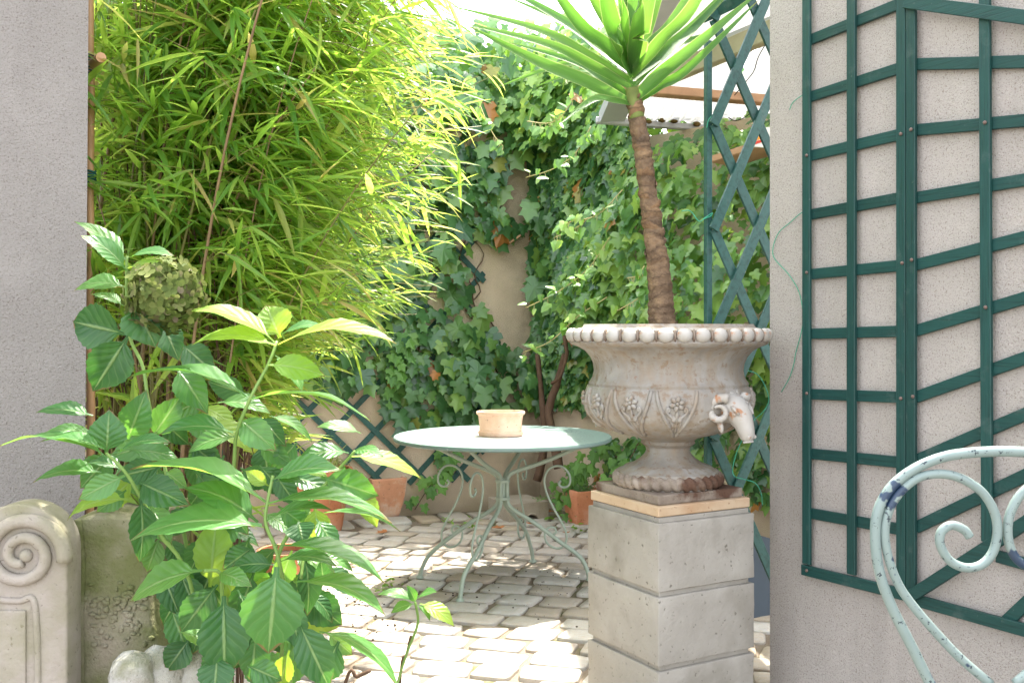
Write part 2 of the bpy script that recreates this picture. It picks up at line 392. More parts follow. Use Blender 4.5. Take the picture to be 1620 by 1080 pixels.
M['herb'] = leafmat('herb_leaf', [(0, (.12, .19, .08)), (1, (.20, .27, .13))], [(0, (.2, .35, .08)), (1, (.3, .45, .1))], .35, .6, .2)
M['weed'] = leafmat('weed_leaf', [(0, (.10, .22, .03)), (1, (.18, .30, .05))], [(0, (.25, .5, .04)), (1, (.35, .55, .05))], .4, .5, .3)
M['grass'] = leafmat('grass_blade', [(0, (.16, .24, .05)), (.6, (.24, .31, .08)), (1, (.45, .42, .18))],
                     [(0, (.35, .48, .06)), (.6, (.5, .58, .1)), (1, (.6, .55, .2))], .45, .45, .3)
def yuccamat():
    t = NT('yucca_blade'); uv = t.coord('UV'); sp = t.n('SeparateXYZ'); t.l(uv, sp.inputs[0]); rnd = t.n('ObjectInfo').outputs['Random']
    v = t.math('ABSOLUTE', t.math('SUBTRACT', sp.outputs[1], .5)); mp = t.n('Mapping'); t.l(uv, mp.inputs[0]); mp.inputs['Scale'].default_value = (3, 46, 1)
    rib = t.noise(mp.outputs[0], 1, 4, .6)
    col = t.mix(rnd, (.055, .15, .035), (.095, .21, .05)); col = t.mix(t.ramp(rib, [(.35, .5), (.6, 0)]), col, (.035, .10, .03))
    tc = t.mix(rnd, (.17, .42, .04), (.28, .54, .06)); tc = t.mix(t.ramp(rib, [(.35, .5), (.6, 0)]), tc, (.10, .28, .03))
    mg = t.ramp(v, [(.44, 0), (.485, 1)]); col = t.mix(mg, col, (.30, .36, .14)); tc = t.mix(mg, tc, (.5, .6, .2))
    tip = t.ramp(t.math('ADD', sp.outputs[0], t.math('MULTIPLY', t.noise(uv, 6, 3), .06)), [(.985, 0), (1.0, .9)])
    col = t.mix(tip, col, (.22, .13, .06)); p = t.bsdf(col, .4, .4, rib, .25, .003); tr = t.n('BsdfTranslucent'); t.l(tc, tr.inputs[0])
    mx = t.n('MixShader'); mx.inputs[0].default_value = .401; t.l(p.outputs[0], mx.inputs[1]); t.l(tr.outputs[0], mx.inputs[2]); t.l(mx.outputs[0], t.out.inputs[0]); return t.m
M['yucca'] = yuccamat()
def trunkmat():
    t = NT('yucca_bark'); g = t.coord(); a = t.noise(g, 22, 6, .65); b = t.noise(g, 120, 4)
    isl = t.n('ObjectInfo').outputs['Random']
    col = t.ramp(a, [(.25, (.055, .038, .027)), (.5, (.15, .105, .07)), (.75, (.32, .215, .125))])
    col = t.mix(t.ramp(isl, [(0, 0), (1, .4)]), col, (.25, .13, .05))
    sp = t.n('SeparateXYZ'); t.l(g, sp.inputs[0])
    rg = t.math('FRACT', t.math('ADD', t.math('MULTIPLY', sp.outputs[2], 26), t.math('MULTIPLY', t.noise(g, 13, 4), 3.2)))
    col = t.mix(t.ramp(rg, [(0, .6), (.12, .4), (.3, 0), (.75, 0), (1, .25)]), col, (.06, .04, .028))
    a = t.math('ADD', a, t.math('MULTIPLY', rg, .9))
    return t.done(t.bsdf(col, .85, .2, t.math('ADD', a, b), .8, .006))
M['trunk'] = trunkmat()
M['trunk_green'] = plain('yucca_green_bark', (.14, .17, .045), .7, .25, 22, .5)

# ------------------------------------------------------------------ leaf scattering tools
def leaf_shape(kind):
    if kind == 'bamboo':
        st = [0, .08, .3, .65, 1]; wd = [.06, .6, 1, .72, 0]; vs = []; fs = []
        for u, q in zip(st[:-1], wd[:-1]):
            z = -.16 * u * u
            vs += [(u, -q / 2, z + q * .02), (u, 0, z), (u, q / 2, z + q * .02)]
        vs.append((1, 0, -.16)); n = len(st) - 1
        for i in range(n - 1):
            a = i * 3; fs += [(a, a + 3, a + 4, a + 1), (a + 1, a + 4, a + 5, a + 2)]
        a = (n - 1) * 3; fs += [(a, a + 3, a + 1), (a + 1, a + 3, a + 2)]
        return np.array(vs, float), fs
    if kind == 'ivy':
        o = [(0, 0), (-.12, .16), (-.16, .36), (.10, .50), (.20, .34), (.42, .36), (.62, .50), (.66, .24), (.80, .16), (1.05, 0)]
        o = o + [(x, -y) for x, y in o[::-1] if y > 0]
        vs = [(.34, 0, .03)] + [(x, y, -.16 * abs(y) - .05 * x * x + (.02 if i % 2 else 0)) for i, (x, y) in enumerate(o)]
        n = len(o); fs = [(0, 1 + i, 1 + (i + 1) % n) for i in range(n)]
        return np.array(vs, float), fs
    if kind == 'ivy_small':
        o = [(0, 0), (-.10, .22), (.06, .44), (.28, .34), (.55, .30), (1.0, 0)]
        o = o + [(x, -y) for x, y in o[::-1] if y > 0]
        vs = [(.34, 0, .02)] + [(x, y, -.2 * abs(y) - .06 * x * x) for x, y in o]
        n = len(o); fs = [(0, 1 + i, 1 + (i + 1) % n) for i in range(n)]
        return np.array(vs, float), fs
    if kind == 'oval':
        o = [(0, 0), (.15, .18), (.42, .30), (.75, .22), (1, 0)]
        o = o + [(x, -y) for x, y in o[::-1] if y > 0]
        vs = [(.45, 0, -.03)] + [(x, y, .1 * abs(y) - .12 * x * x) for x, y in o]
        n = len(o); fs = [(0, 1 + i, 1 + (i + 1) % n) for i in range(n)]
        return np.array(vs, float), fs
SHAPES = {}
def shape_mesh(kind, mat):
    if (kind, mat.name) not in SHAPES:
        v, f = leaf_shape(kind); me = bpy.data.meshes.new('leaf_' + kind); me.from_pydata(v.tolist(), [], f)
        me.materials.append(mat); SHAPES[(kind, mat.name)] = me
    return SHAPES[(kind, mat.name)]
def frames(pos, d, nrm, L, W):                        # (N,3,4) matrices: x along the leaf, z its upper side
    d = d / np.linalg.norm(d, axis=1, keepdims=True)
    y = np.cross(nrm, d); y /= np.linalg.norm(y, axis=1, keepdims=True) + 1e-9
    z = np.cross(d, y)
    A = np.stack([d * L[:, None], y * W[:, None], z * L[:, None], pos], axis=2)
    return A
def merged(name, kind, mat, A, parent):
    v, f = leaf_shape(kind); n, nv = len(A), len(v)
    o = np.array(ORG[parent]) if parent is not None else np.zeros(3)
    co = (np.einsum('nij,vj->nvi', A[:, :, :3], v) + A[:, None, :, 3] - o).reshape(-1, 3)
    lens = np.array([len(q) for q in f]); flat = np.concatenate([np.array(q) for q in f])
    me = bpy.data.meshes.new(name)
    me.vertices.add(n * nv); me.vertices.foreach_set('co', co.ravel())
    nl = len(flat); me.loops.add(n * nl)
    me.loops.foreach_set('vertex_index', (flat[None, :] + (np.arange(n) * nv)[:, None]).ravel().astype(np.int32))
    me.polygons.add(n * len(f)); st = np.concatenate([[0], np.cumsum(lens)[:-1]])
    me.polygons.foreach_set('loop_start', (st[None, :] + (np.arange(n) * nl)[:, None]).ravel().astype(np.int32))
    me.update(calc_edges=True); me.validate(); me.materials.append(mat)
    ob = link(name, me, parent); ob['kind'] = 'stuff'; return ob
def foliage(parent, kind, mat, A, keep=300, name='leaf', rest='foliage'):
    c = A[:, :, 3] + A[:, :, 0] * .5; Y = c[:, 1]
    px = CX + F * c[:, 0] / Y; py = HZ + F * (H - c[:, 2]) / Y
    inside = (px > 0) & (px < 1620) & (py > 0) & (py < 1080)
    cell = (px // 9).astype(int) * 1000 + (py // 9).astype(int)
    best = {}
    for i in np.nonzero(inside)[0]:
        k = cell[i]
        if k not in best or Y[i] < Y[best[k]]: best[k] = i
    front = np.array(sorted(best.values()), int)
    nv = np.cross(A[:, :, 0], A[:, :, 1]); vd = c - np.array([0, 0, H]); vd /= np.linalg.norm(vd, axis=1, keepdims=True)
    area = np.abs((nv * vd).sum(1)) / Y ** 2
    pick = front[np.argsort(-area[front])][:keep]
    me = shape_mesh(kind, mat)
    for i in pick:
        Mx = Matrix([list(A[i, 0]), list(A[i, 1]), list(A[i, 2]), [0, 0, 0, 1]]); link(name, me, parent, Mx)
    mask = np.ones(len(A), bool); mask[pick] = False
    if mask.any(): merged(rest, kind, mat, A[mask], parent)

# ------------------------------------------------------------------ ground and paving
M['court'] = plain('grey_gravel', (.17, .155, .135), .95, .1, 90, .4)
gm = MB(); gm.add([(-60, -60, -.008), (60, -60, -.008), (60, 60, -.008), (-60, 60, -.008)], [(0, 1, 2, 3)])
tag(gm.build('ground', M['court']), kind='structure')
# setting walls' plan
AX = R(30)
E_R = V((.816, 3.15, 0)); U_R = V((math.sin(AX), -math.cos(AX), 0)); N_R = V((-math.cos(AX), -math.sin(AX), 0))
E_L = V((-1.109, 2.6, 0)); U_L = V((-math.cos(AX), -math.sin(AX), 0)); N_L = V((math.sin(AX), -math.cos(AX), 0))
C0 = V((.187, 6.56, 0)); BA = R(22)
U_B = V((-math.cos(BA), -math.sin(BA), 0)); N_B = V((math.sin(BA), -math.cos(BA), 0))
BB = R(48); HB2 = 2.3
U_S = V((math.cos(BB), -math.sin(BB), 0)); N_S = V((-math.sin(BB), -math.cos(BB), 0))
UP = V((0, 0, 1))

pav = empty('paving', (0, 4.6, 0), None, None); pav['kind'] = 'structure'; del_keys = []
def cobble_mesh(seed):
    rr = random.Random(seed); o = []
    cs = [V((sx * .5 * rr.uniform(.90, 1.03), sy * .5 * rr.uniform(.90, 1.03), 0)) for sx, sy in ((1, 1), (-1, 1), (-1, -1), (1, -1))]
    for k in range(4):
        p0, p1, p2 = cs[k - 1], cs[k], cs[(k + 1) % 4]; f = rr.uniform(.12, .26)
        A_, B_ = p1.lerp(p0, f), p1.lerp(p2, f * rr.uniform(.7, 1.3)); o += [(A_.x, A_.y), tuple((p1 * .62 + (A_ + B_) * .19)[:2]), (B_.x, B_.y)]
    sk = rr.uniform(-.06, .06); o = [(x + sk * y, y) for x, y in o]
    vs = [(x, y, -.02) for x, y in o] + [(x, y, .004) for x, y in o] + [(x * .955, y * .955, .0085) for x, y in o] + [(x * .5, y * .5, .0115 + rr.uniform(-.0015, .0015)) for x, y in o]
    n = 12; fs = [(r * n + k, r * n + (k + 1) % n, (r + 1) * n + (k + 1) % n, (r + 1) * n + k) for r in range(3) for k in range(n)] + [[3 * n + k for k in range(n)]]
    me = bpy.data.meshes.new('cobblestone'); me.from_pydata(vs, [], fs); me.materials.append(M['cobble'])
    me.polygons.foreach_set('use_smooth', [True] * len(me.polygons)); return me
CM = [cobble_mesh(k) for k in range(8)]
def cobbles():
    rr = random.Random(3); spots = []
    ang = R(-17); u = V((math.cos(ang), math.sin(ang), 0)); v = V((-math.sin(ang), math.cos(ang), 0)); o = V((0, 4.4, 0))
    row = -2.9
    while row < 3.0:
        d = rr.uniform(.125, .165); x = -3.4 + rr.uniform(0, .2)
        while x < 3.4:
            wd = rr.uniform(.14, .225); y2 = row + d / 2 + .05 * math.sin(x * 1.3 + .4) + .03 * math.sin(x * 3.1 + row)
            p = o + u * (x + wd / 2) + v * y2
            # keep inside the yard: in front of both back walls, past the gate line
            if (p - C0).dot(N_B) > .30 and (p - C0).dot(N_S) > .12 and (p - E_R).dot(-N_R) < 8 and p.y > 2.3 and abs(p.x) < 2.6:
                gut = abs((p - V((-.62, 4.55, 0))).dot(V((.8, .6, 0))))
                spots.append((p, wd, d, ang + R(rr.uniform(-4, 4)), 0))
            x += wd + rr.uniform(.004, .014)
        row += d + rr.uniform(.004, .012)
    s = .2                                                # one row of longer stones along the back wall
    while s < 3.4:
        wd = rr.uniform(.13, .17); p = C0 + U_B * (s + wd / 2) + N_B * .16
        spots.append((p, wd, .25, math.atan2(U_B.y, U_B.x) + R(rr.uniform(-3, 3)), 1)); s += wd + .025
    def vis(q):
        p = q[0]; x, y = proj(p); e = max(0, -x, x - 1620) + max(0, y - 1100)
        hid = 400 if (x < 440 or (940 < x < 1190 and y > 790) or x > 1216) else 0
        return e + hid + p.y * 8
    spots.sort(key=vis)
    for k, (p, wd, d, a, _) in enumerate(spots):
        Mx = Matrix.Translation(p + V((0, 0, rr.uniform(-.004, .004)))) @ Matrix.Rotation(a, 4, 'Z') @ Matrix.Rotation(R(rr.uniform(-1.6, 1.6)), 4, 'X') @ Matrix.Diagonal((wd, d, 1, 1))
        if k < 300: link('cobblestone', CM[k % 8], pav, Mx)
        else: REST.append((CM[k % 8], Mx))
REST = []; cobbles()
bed = MB(); bed.add([(-3.4, 2.35, -.002), (3.2, 2.35, -.002), (3.2, 7.2, -.002), (-3.4, 7.2, -.002)], [(0, 1, 2, 3)]); bed.build('joint_sand', M['mortar'], pav)
rb = MB()
for me, Mx in REST: rb.add([Mx @ v.co for v in me.vertices], [list(p.vertices) for p in me.polygons])
tag(rb.build('outer_cobblestones', M['cobble'], pav, smooth=True), kind='stuff')

# ------------------------------------------------------------------ walls
def wall(name, E, U, N, length, height, thick, mat, label, lean=0.0):
    m = MB(); b = -N * thick
    q = [E + U * 0 + UP * -.1 + U * lean, E + U * length + UP * -.1, E + U * length + UP * height, E - U * lean + UP * height]
    vs = q + [p + b for p in q]
    m.add(vs, [(0, 1, 2, 3), (7, 6, 5, 4), (0, 4, 5, 1), (3, 2, 6, 7), (0, 3, 7, 4), (1, 5, 6, 2)])
    return m.thing(name, mat, E, label, 'wall')
wall('stucco_wall', E_R, U_R, N_R, 2.9, 3.3, .22, M['stucco'], 'pale roughcast wall carrying the green square trellis, at the right')
wall('stucco_wall', E_L, U_L, N_L, 2.2, 3.3, .22, M['stucco_grey'], 'greyer roughcast wall end beside the bamboo, above the carved scroll', .012)
def backwall(name, E, U, N, a, length, height, label):
    m = MB(); p0, p1 = E + U * a, E + U * length; b = -N * .22
    q = [p0 + UP * -.1, p1 + UP * -.1, p1 + UP * height, p0 + UP * height]
    vs = [p for p in q] + [p + b for p in q]
    m.add(vs, [(0, 1, 2, 3), (7, 6, 5, 4), (0, 4, 5, 1), (3, 2, 6, 7), (0, 3, 7, 4), (1, 5, 6, 2)])
    Mr = Matrix((U, N, UP)).transposed().to_4x4(); Mi = Matrix.Translation(E) @ Mr
    me = m.mesh(name, M['render']); me.transform(Mi.inverted())
    o = link(name, me); o.matrix_world = Mi; ORG[o] = V(E); return tag(o, label, 'wall')
backwall('garden_wall', C0, U_B, N_B, 0, 4.6, 2.62, 'beige rendered wall behind the table with diamond lattice and ivy')
backwall('garden_wall', C0, U_S, N_S, -.09, 3.6, 2.3, 'beige rendered wall behind the urn, almost hidden under ivy')

# ------------------------------------------------------------------ green trellis on the right wall
def rp(px, py, off=.012): return on_plane(px, py, E_R, N_R, off) 
def slat(th, x0, y0, x1, y1, wd, layer, mat=None):
    off = .010 + layer * .0125
    a, b = rp(x0, y0, off), rp(x1, y1, off)
    m = MB(); m.bar(a, b, wd, .0115, N_R); m.build('slat', M['green'] if abs(y1 - y0) > 2 * abs(x1 - x0) else M['green_h'], th, bevel=.0015, seg=1)
def screw(th, px, py, layer=2):
    c = rp(px, py, .010 + layer * .0125 - .004); m = MB()
    m.ell(c, U_R * .0052, UP * .0052, N_R * .004, 8, 6); m.build('screw', M['screw'], th, smooth=True)
t1 = empty('wall_trellis', rp(1350, 905), 'narrow green square-grid trellis panel screwed to the roughcast wall', 'trellis')
for x, yb in ((1276.5, 892), (1347.5, 908), (1426.5, 928)): slat(t1, x, -70, x, yb, .0295, 1)
for y0, y1 in ((-28, -92), (64, 8), (154, 109.5), (247, 214), (340, 314), (434, 420.5), (528, 524), (623, 628), (717, 730.5), (811, 836)):
    dy = (y1 - y0) / 138.0
    slat(t1, 1281, y0, 1420, y1, .0315, 0)
slat(t1, 1269, 900, 1443, 943, .0315, 1.02)
for q in ((1276, 246), (1276, 431), (1276, 622), (1425, 212), (1427, 416), (1425, 630), (1276, 902)): screw(t1, *q)
t2 = empty('fan_trellis', rp(1530, 950), 'green trellis panel with slanting rails, behind the metal chair', 'trellis')
slat(t2, 1442, 4, 1442, 936, .029, 1); slat(t2, 1558, -70, 1562, 857, .029, 1)
slat(t2, 1432, 3, 1676, 35, .034, 2.0); slat(t2, 1670, -70, 1670, 1006, .029, 1)
for y0, y1 in ((102, 98), (206, 191), (313, 285), (419, 376), (523, 472), (628, 567), (728, 656), (834, 753)):
    slat(t2, 1450, y0, 1664, y0 + (y1 - y0) * 214 / 170, .031, 0)
slat(t2, 1437, 945, 1664, 800, .0315, 2.05); slat(t2, 1447, 948, 1676, 1011, .0315, .98)
slat(t2, 1577, 879, 1664, 903, .03, 0); slat(t2, 1590, 985, 1664, 916, .03, 0)
for q in ((1441, 205), (1442, 411), (1444, 627), (1558, 194), (1559, 486)): screw(t2, *q)
screw(t2, 1441, 945, 3.1)

# ------------------------------------------------------------------ lattice on the back wall
lat = empty('lattice_trellis', C0 + U_B * 1.2 + UP * .2, 'green diamond lattice half hidden by ivy on the beige wall', 'lattice')
def lattice():
    s0, s1, z0, z1 = .40, 3.3, .20, 2.35; st = .275
    for fam in (0, 1):
        k = -20
        while k < 24:
            pts = []
            c = k * st * 1.0 + (.03 if fam else 0)      # s + z = c  or  s - z = c
            if fam == 0: a, b = max(s0, c - z1), min(s1, c - z0); g = lambda s: c - s
            else: a, b = max(s0, c + z0), min(s1, c + z1); g = lambda s: s - c
            if b - a > .08:
                off = .008 + fam * .0095
                A, B = C0 + U_B * a + UP * g(a) + N_B * off, C0 + U_B * b + UP * g(b) + N_B * off
                m = MB(); m.bar(A, B, .034, .009, N_B); m.build('slat', M['green_soft'], lat)
            k += 1
lattice()

# ------------------------------------------------------------------ expanding trellis behind the urn
TD = R(24); UT = V((math.cos(TD), math.sin(TD), 0)); NT_ = V((math.sin(TD), -math.cos(TD), 0))
T0 = P(1120, 520, 3.42); T0.z = 0
xt = empty('expanding_trellis', T0, 'tall green expanding lattice standing behind the urn, its post bound with wire', 'trellis')
m = MB(); m.bar(T0 + UP * 0, T0 + UP * (H + 455 / F * 3.42), .022, .022, NT_); m.build('post', M['green_soft'], xt, bevel=.002, seg=1)
def tp(px, py, off): return on_plane(px, py, T0, NT_, off)
for k in range(-2, 4):
    yb = 197 + 166 * k
    # each line runs on down behind the wall edge
    for fam, (x0, y0, x1, y1) in enumerate(((1129, yb, 1129 + 35.5 * 4, yb + 82 * 4), (1129, yb + 166, 1129 + 35.5 * 4, yb + 166 - 84 * 4))):
        a, b = tp(x0, y0, .016 + fam * .011), tp(x1, y1, .016 + fam * .011)
        if a.z < .02 and b.z < .02: continue
        if a.z < .02: a = b + (a - b) * ((b.z - .02) / (b.z - a.z))
        if b.z < .02: b = a + (b - a) * ((a.z - .02) / (a.z - b.z))
        if a.z > 2.36 and b.z > 2.36: continue
        if a.z > 2.36: a = b + (a - b) * ((2.36 - b.z) / (a.z - b.z))
        if b.z > 2.36: b = a + (b - a) * ((2.36 - a.z) / (b.z - a.z))
        m = MB(); m.bar(a, b, .036, .010, NT_); m.build('slat', M['green_soft'], xt, bevel=.001, seg=1)
m = MB(); m.bar(P(1112, 28, 3.45), P(1240, -34, 3.2), .04, .02, NT_); m.build('top_rail', M['green_soft'], xt, bevel=.002, seg=1)

# ------------------------------------------------------------------ corrugated canopy
K0 = P(948, 187, 5.5); KE = V((.946, .323, 0)); KD = V((.10, -1, .25))
KN = KE.cross(KD).normalized(); KN = KN if KN.z > 0 else -KN
can = empty('corrugated_canopy', (K0.x + .9, 4.6, 0), 'translucent corrugated lean-to roof with wooden purlins behind the yucca', 'canopy')
def sheet(a, b):
    m = MB(); n = int((b - a) / .0125); L = 2.4; vs = []
    for i in range(n + 1):
        s = a + (b - a) * i / n; h = .011 * math.cos(2 * math.pi * s / .075)
        for t in (0, .8, 1.6, L): vs.append(K0 + KE * s + KD * t + KN * (h + .012))
    m.add(vs, [(i * 4 + j, i * 4 + j + 1, i * 4 + j + 5, i * 4 + j + 4) for i in range(n) for j in range(3)])
    m.build('sheet', M['sheet'], can, smooth=True)
sheet(.02, .675); sheet(.69, 1.35); sheet(1.365, 2.1)
def kbeam(name, t, s0, s1, w, h, mat, dz=-.02):
    m = MB(); a, b = K0 + KE * s0 + KD * t + KN * dz, K0 + KE * s1 + KD * t + KN * dz
    m.obox((a + b) / 2, (b - a) / 2, KD.normalized() * w / 2, KN * h / 2); return m.build(name, mat, can, bevel=.004, seg=1)
kbeam('purlin', .40, .03, 2.3, .05, .05, M['wood'], -.03)
kbeam('eave_trim', -.005, -.02, 2.3, .03, .035, M['zinc'], -.012)
m = MB(); a, b = P(1060, 118, 4.75), P(1330, 2, 3.9); m.bar(a, b, .05, .085, UP); m.build('rafter', M['wood_grey'], can, bevel=.004, seg=1)
m = MB(); m.bar(P(1150, 62, 4.5), P(1330, -12, 3.95), .04, .03, UP); m.build('edge_strip', M['zinc'], can, bevel=.003, seg=1)
m = MB(); a = K0 + KN * .028; m.add([K0 + KN * .03, K0 + KD * 2.4 + KN * .03, K0 + KD * 2.4 + KE * .15 + KN * .03, K0 + KE * .15 + KN * .03,
        K0 - KN * .03, K0 + KD * 2.4 - KN * .03, K0 + KD * 2.4 + KE * .15 - KN * .012, K0 + KE * .15 - KN * .012],
      [(0, 1, 2, 3), (4, 7, 6, 5), (0, 4, 5, 1), (3, 2, 6, 7), (0, 3, 7, 4), (1, 5, 6, 2)]); m.build('flashing', M['zinc'], can)
m = MB()
for x, y in ((1.95, 5.95), (2.05, 4.1)): m.obox((x, y, 1.35), (.04, 0, 0), (0, .04, 0), (0, 0, 1.35))
for i in range(1): m.build('post', M['wood'], can)
m = MB(); rr = random.Random(5)
for i in range(26):
    s = rr.uniform(.2, 1.3); c = K0 + KE * (round(s / .075) * .075) + KN * -.006 + KD * rr.uniform(.0, .05)
    m.ell(c, KE * rr.uniform(.012, .026), KD * rr.uniform(.008, .02), KN * rr.uniform(.006, .014), 7, 5)
mo = m.build('moss', M['moss'], can, smooth=True, rough=.004); mo['kind'] = 'stuff'
# loose cable under the roof, shelf, painted panel
m = MB(); m.tube(smoothpath([P(1216, 62, 4.2), P(1200, 90, 4.2), P(1193, 112, 4.2), P(1182, 127, 4.2), P(1162, 151, 4.2)]), .0022, 6)
m.thing('cable', M['dark'], P(1216, 62, 4.2), 'thin black cable hanging under the corrugated roof', 'cable', smooth=True)
m = MB(); m.tube(smoothpath([P(1152, 186, 4.3), P(1163, 191, 4.3), P(1178, 186, 4.3), P(1193, 174, 4.3)]), .0022, 6)
m.thing('wire_hook', M['dark'], P(1193, 174, 4.3), 'short bent black wire below the hanging cable', 'wire', smooth=True)
m = MB(); a, b = P(1143, 256, 4.75), P(1330, 196, 4.3)
m.bar(a, b, .20, .030, UP)
m.thing('shelf_plank', M['wood'], (a + b) / 2, 'rough brown plank held level under the canopy behind the lattice', 'plank', bevel=.003, seg=1)
pp = empty('painted_panel', P(1200, 229, 4.4), 'white panel with an orange and red patch standing above the plank', 'panel')
def pquad(name, pts, dep, mat, thk):
    m = MB(); q = [P(x, y, dep) for x, y in pts]; n = len(q); bk = [p + V((0, thk, 0)) for p in q]
    m.add(q + bk, [list(range(n)), [n + i for i in range(n)][::-1]] + [(i, (i + 1) % n, n + (i + 1) % n, n + i) for i in range(n)]); m.build(name, mat, pp)
pquad('board', [(1181, 231), (1184, 224), (1203, 203), (1250, 196), (1250, 236)], 4.4, M['white'], .02)
pquad('orange_patch', [(1190, 221), (1199, 209), (1204, 211), (1203, 220), (1194, 224)], 4.396, M['orange'], .004)
pquad('red_patch', [(1187, 227), (1204, 221), (1205, 225), (1190, 230)], 4.396, M['red'], .004)

# ------------------------------------------------------------------ pillar, slab, urn
PH = R(29.4); PU = V((math.cos(PH), math.sin(PH), 0)); PV = V((-math.sin(PH), math.cos(PH), 0)); PS = .357
PC = P(1042, 520, 2.8); PC.z = 0; PCEN = PC + (PU + PV) * PS / 2
pil = empty('pillar', PCEN, 'square grey pillar of stacked stone blocks under the urn', 'pillar')
for k in range(3):
    z0 = .632 - .2085 * (k + 1) + (.0 if k < 2 else -.03); z1 = .632 - .2085 * k
    m = MB(); hb = (z1 - .016 - z0 - .001) / 2
    m.obox(PCEN + UP * (z0 + .001 + hb), PU * PS / 2, PV * PS / 2, UP * hb)
    top = MB(); top.obox(PCEN + UP * (z1 - .0085), PU * (PS / 2 - .011), PV * (PS / 2 - .011), UP * .0078)
    o = m.build('block', M['block'], pil, bevel=.003, seg=2, sub=5, rough=.0022, smooth='auto')
    top.build('rebate', M['block'], o, bevel=.002, seg=1)
UC = P(1056.5, 520, 3.05); UC.z = 0
m = MB(); sc = PCEN + (UC - PCEN) * .4
m.obox(sc + UP * .6475, PU * .172, PV * .172, UP * .0145)
m.thing('slab', M['slab'], sc + UP * .633, 'thin rust-stained slab between the pillar and the urn', 'slab', bevel=.003, seg=1)
urn = empty('urn', UC + UP * .662, 'weathered white garden urn with ram head and beaded rim on the pillar', 'urn')
m = MB(); m.obox(UC + UP * .6765, PU * .158, PV * .158, UP * .0138); m.build('plinth', M['rusty'], urn, bevel=.004, seg=2)
px2 = .001937
def zz(y): return H - (y - HZ) * px2
prof = [(.05, .690), (.150, .690), (.155, .735), (.138, .742), (.132, .748), (.105, .757), (.085, .770), (.071, .785), (.066, .796), (.068, .806),
        (.083, .818), (.080, .826), (.094, .836), (.150, .850), (.190, .866), (.222, .886), (.242, .908), (.252, .935), (.2535, .962), (.249, .984),
        (.240, .994), (.242, 1.002), (.236, 1.010), (.230, 1.020), (.226, 1.040), (.229, 1.062), (.238, 1.082), (.254, 1.100), (.276, 1.112), (.296, 1.119),
        (.301, 1.126), (.296, 1.132), (.296, 1.162), (.262, 1.170), (.256, 1.180), (.246, 1.180), (.240, 1.168), (.236, 1.150), (.20, 1.146)]
m = MB(); m.lathe(prof, UC, 72); m.build('body', M['urn'], urn, smooth='auto')
m = MB()                                               # soil disc
m.lathe([(.238, 1.160), (.15, 1.172), (.05, 1.178), (0.0, 1.18)], UC, 40); m.build('soil', M['soil'], urn, smooth=True, rough=.006)
nb = 36
bm_ = MB(); bm_.ell((0, 0, 0), (.016, 0, 0), (0, .0235, 0), (0, 0, .0205), 12, 8); BMESH = bm_.mesh('bead', M['bead'], smooth=True)
sm_ = MB(); sm_.ell((0, 0, 0), (.010, 0, 0), (0, .0045, 0), (0, 0, .019), 8, 6); SMESH = sm_.mesh('dart', M['rusty'], smooth=True)
for k in range(nb):
    a = 2 * math.pi * k / nb
    for me, da, nm in ((BMESH, 0, 'bead'), (SMESH, math.pi / nb, 'dart')):
        c = UC + V((math.cos(a + da) * .297, math.sin(a + da) * .297, 1.1475))
        link(nm, me, urn, Matrix.Translation(c) @ Matrix.Rotation(a + da, 4, 'Z'))
def usurf(a, z, off=0.0):                              # point on the urn belly
    for (r0, z0), (r1, z1) in zip(prof[12:22], prof[13:23]):
        if z0 <= z <= z1: r = r0 + (r1 - r0) * (z - z0) / (z1 - z0); break
    else: r = .2
    return UC + V((math.cos(a) * (r + off), math.sin(a) * (r + off), z))
rope = MB()                                            # twisted rope at the foot
R0, r0 = .146, .0215; nA, nB = 320, 14; vs = []
for i in range(nA):
    a = 2 * math.pi * i / nA
    for j in range(nB):
        b = 2 * math.pi * j / nB; q = r0 * (1 + .17 * math.sin(b * 2 + a * 34))
        vs.append(UC + V((math.cos(a) * (R0 + q * math.cos(b)), math.sin(a) * (R0 + q * math.cos(b)), .7115 + q * math.sin(b))))
rope.add(vs, [(i * nB + j, ((i + 1) % nA) * nB + j, ((i + 1) % nA) * nB + (j + 1) % nB, i * nB + (j + 1) % nB) for i in range(nA) for j in range(nB)])
rope.build('rope_moulding', M['rusty'], urn, smooth=True)
RAM = R(-52)                                           # ram head bearing on the belly
FR = R(-93)
npet = 12
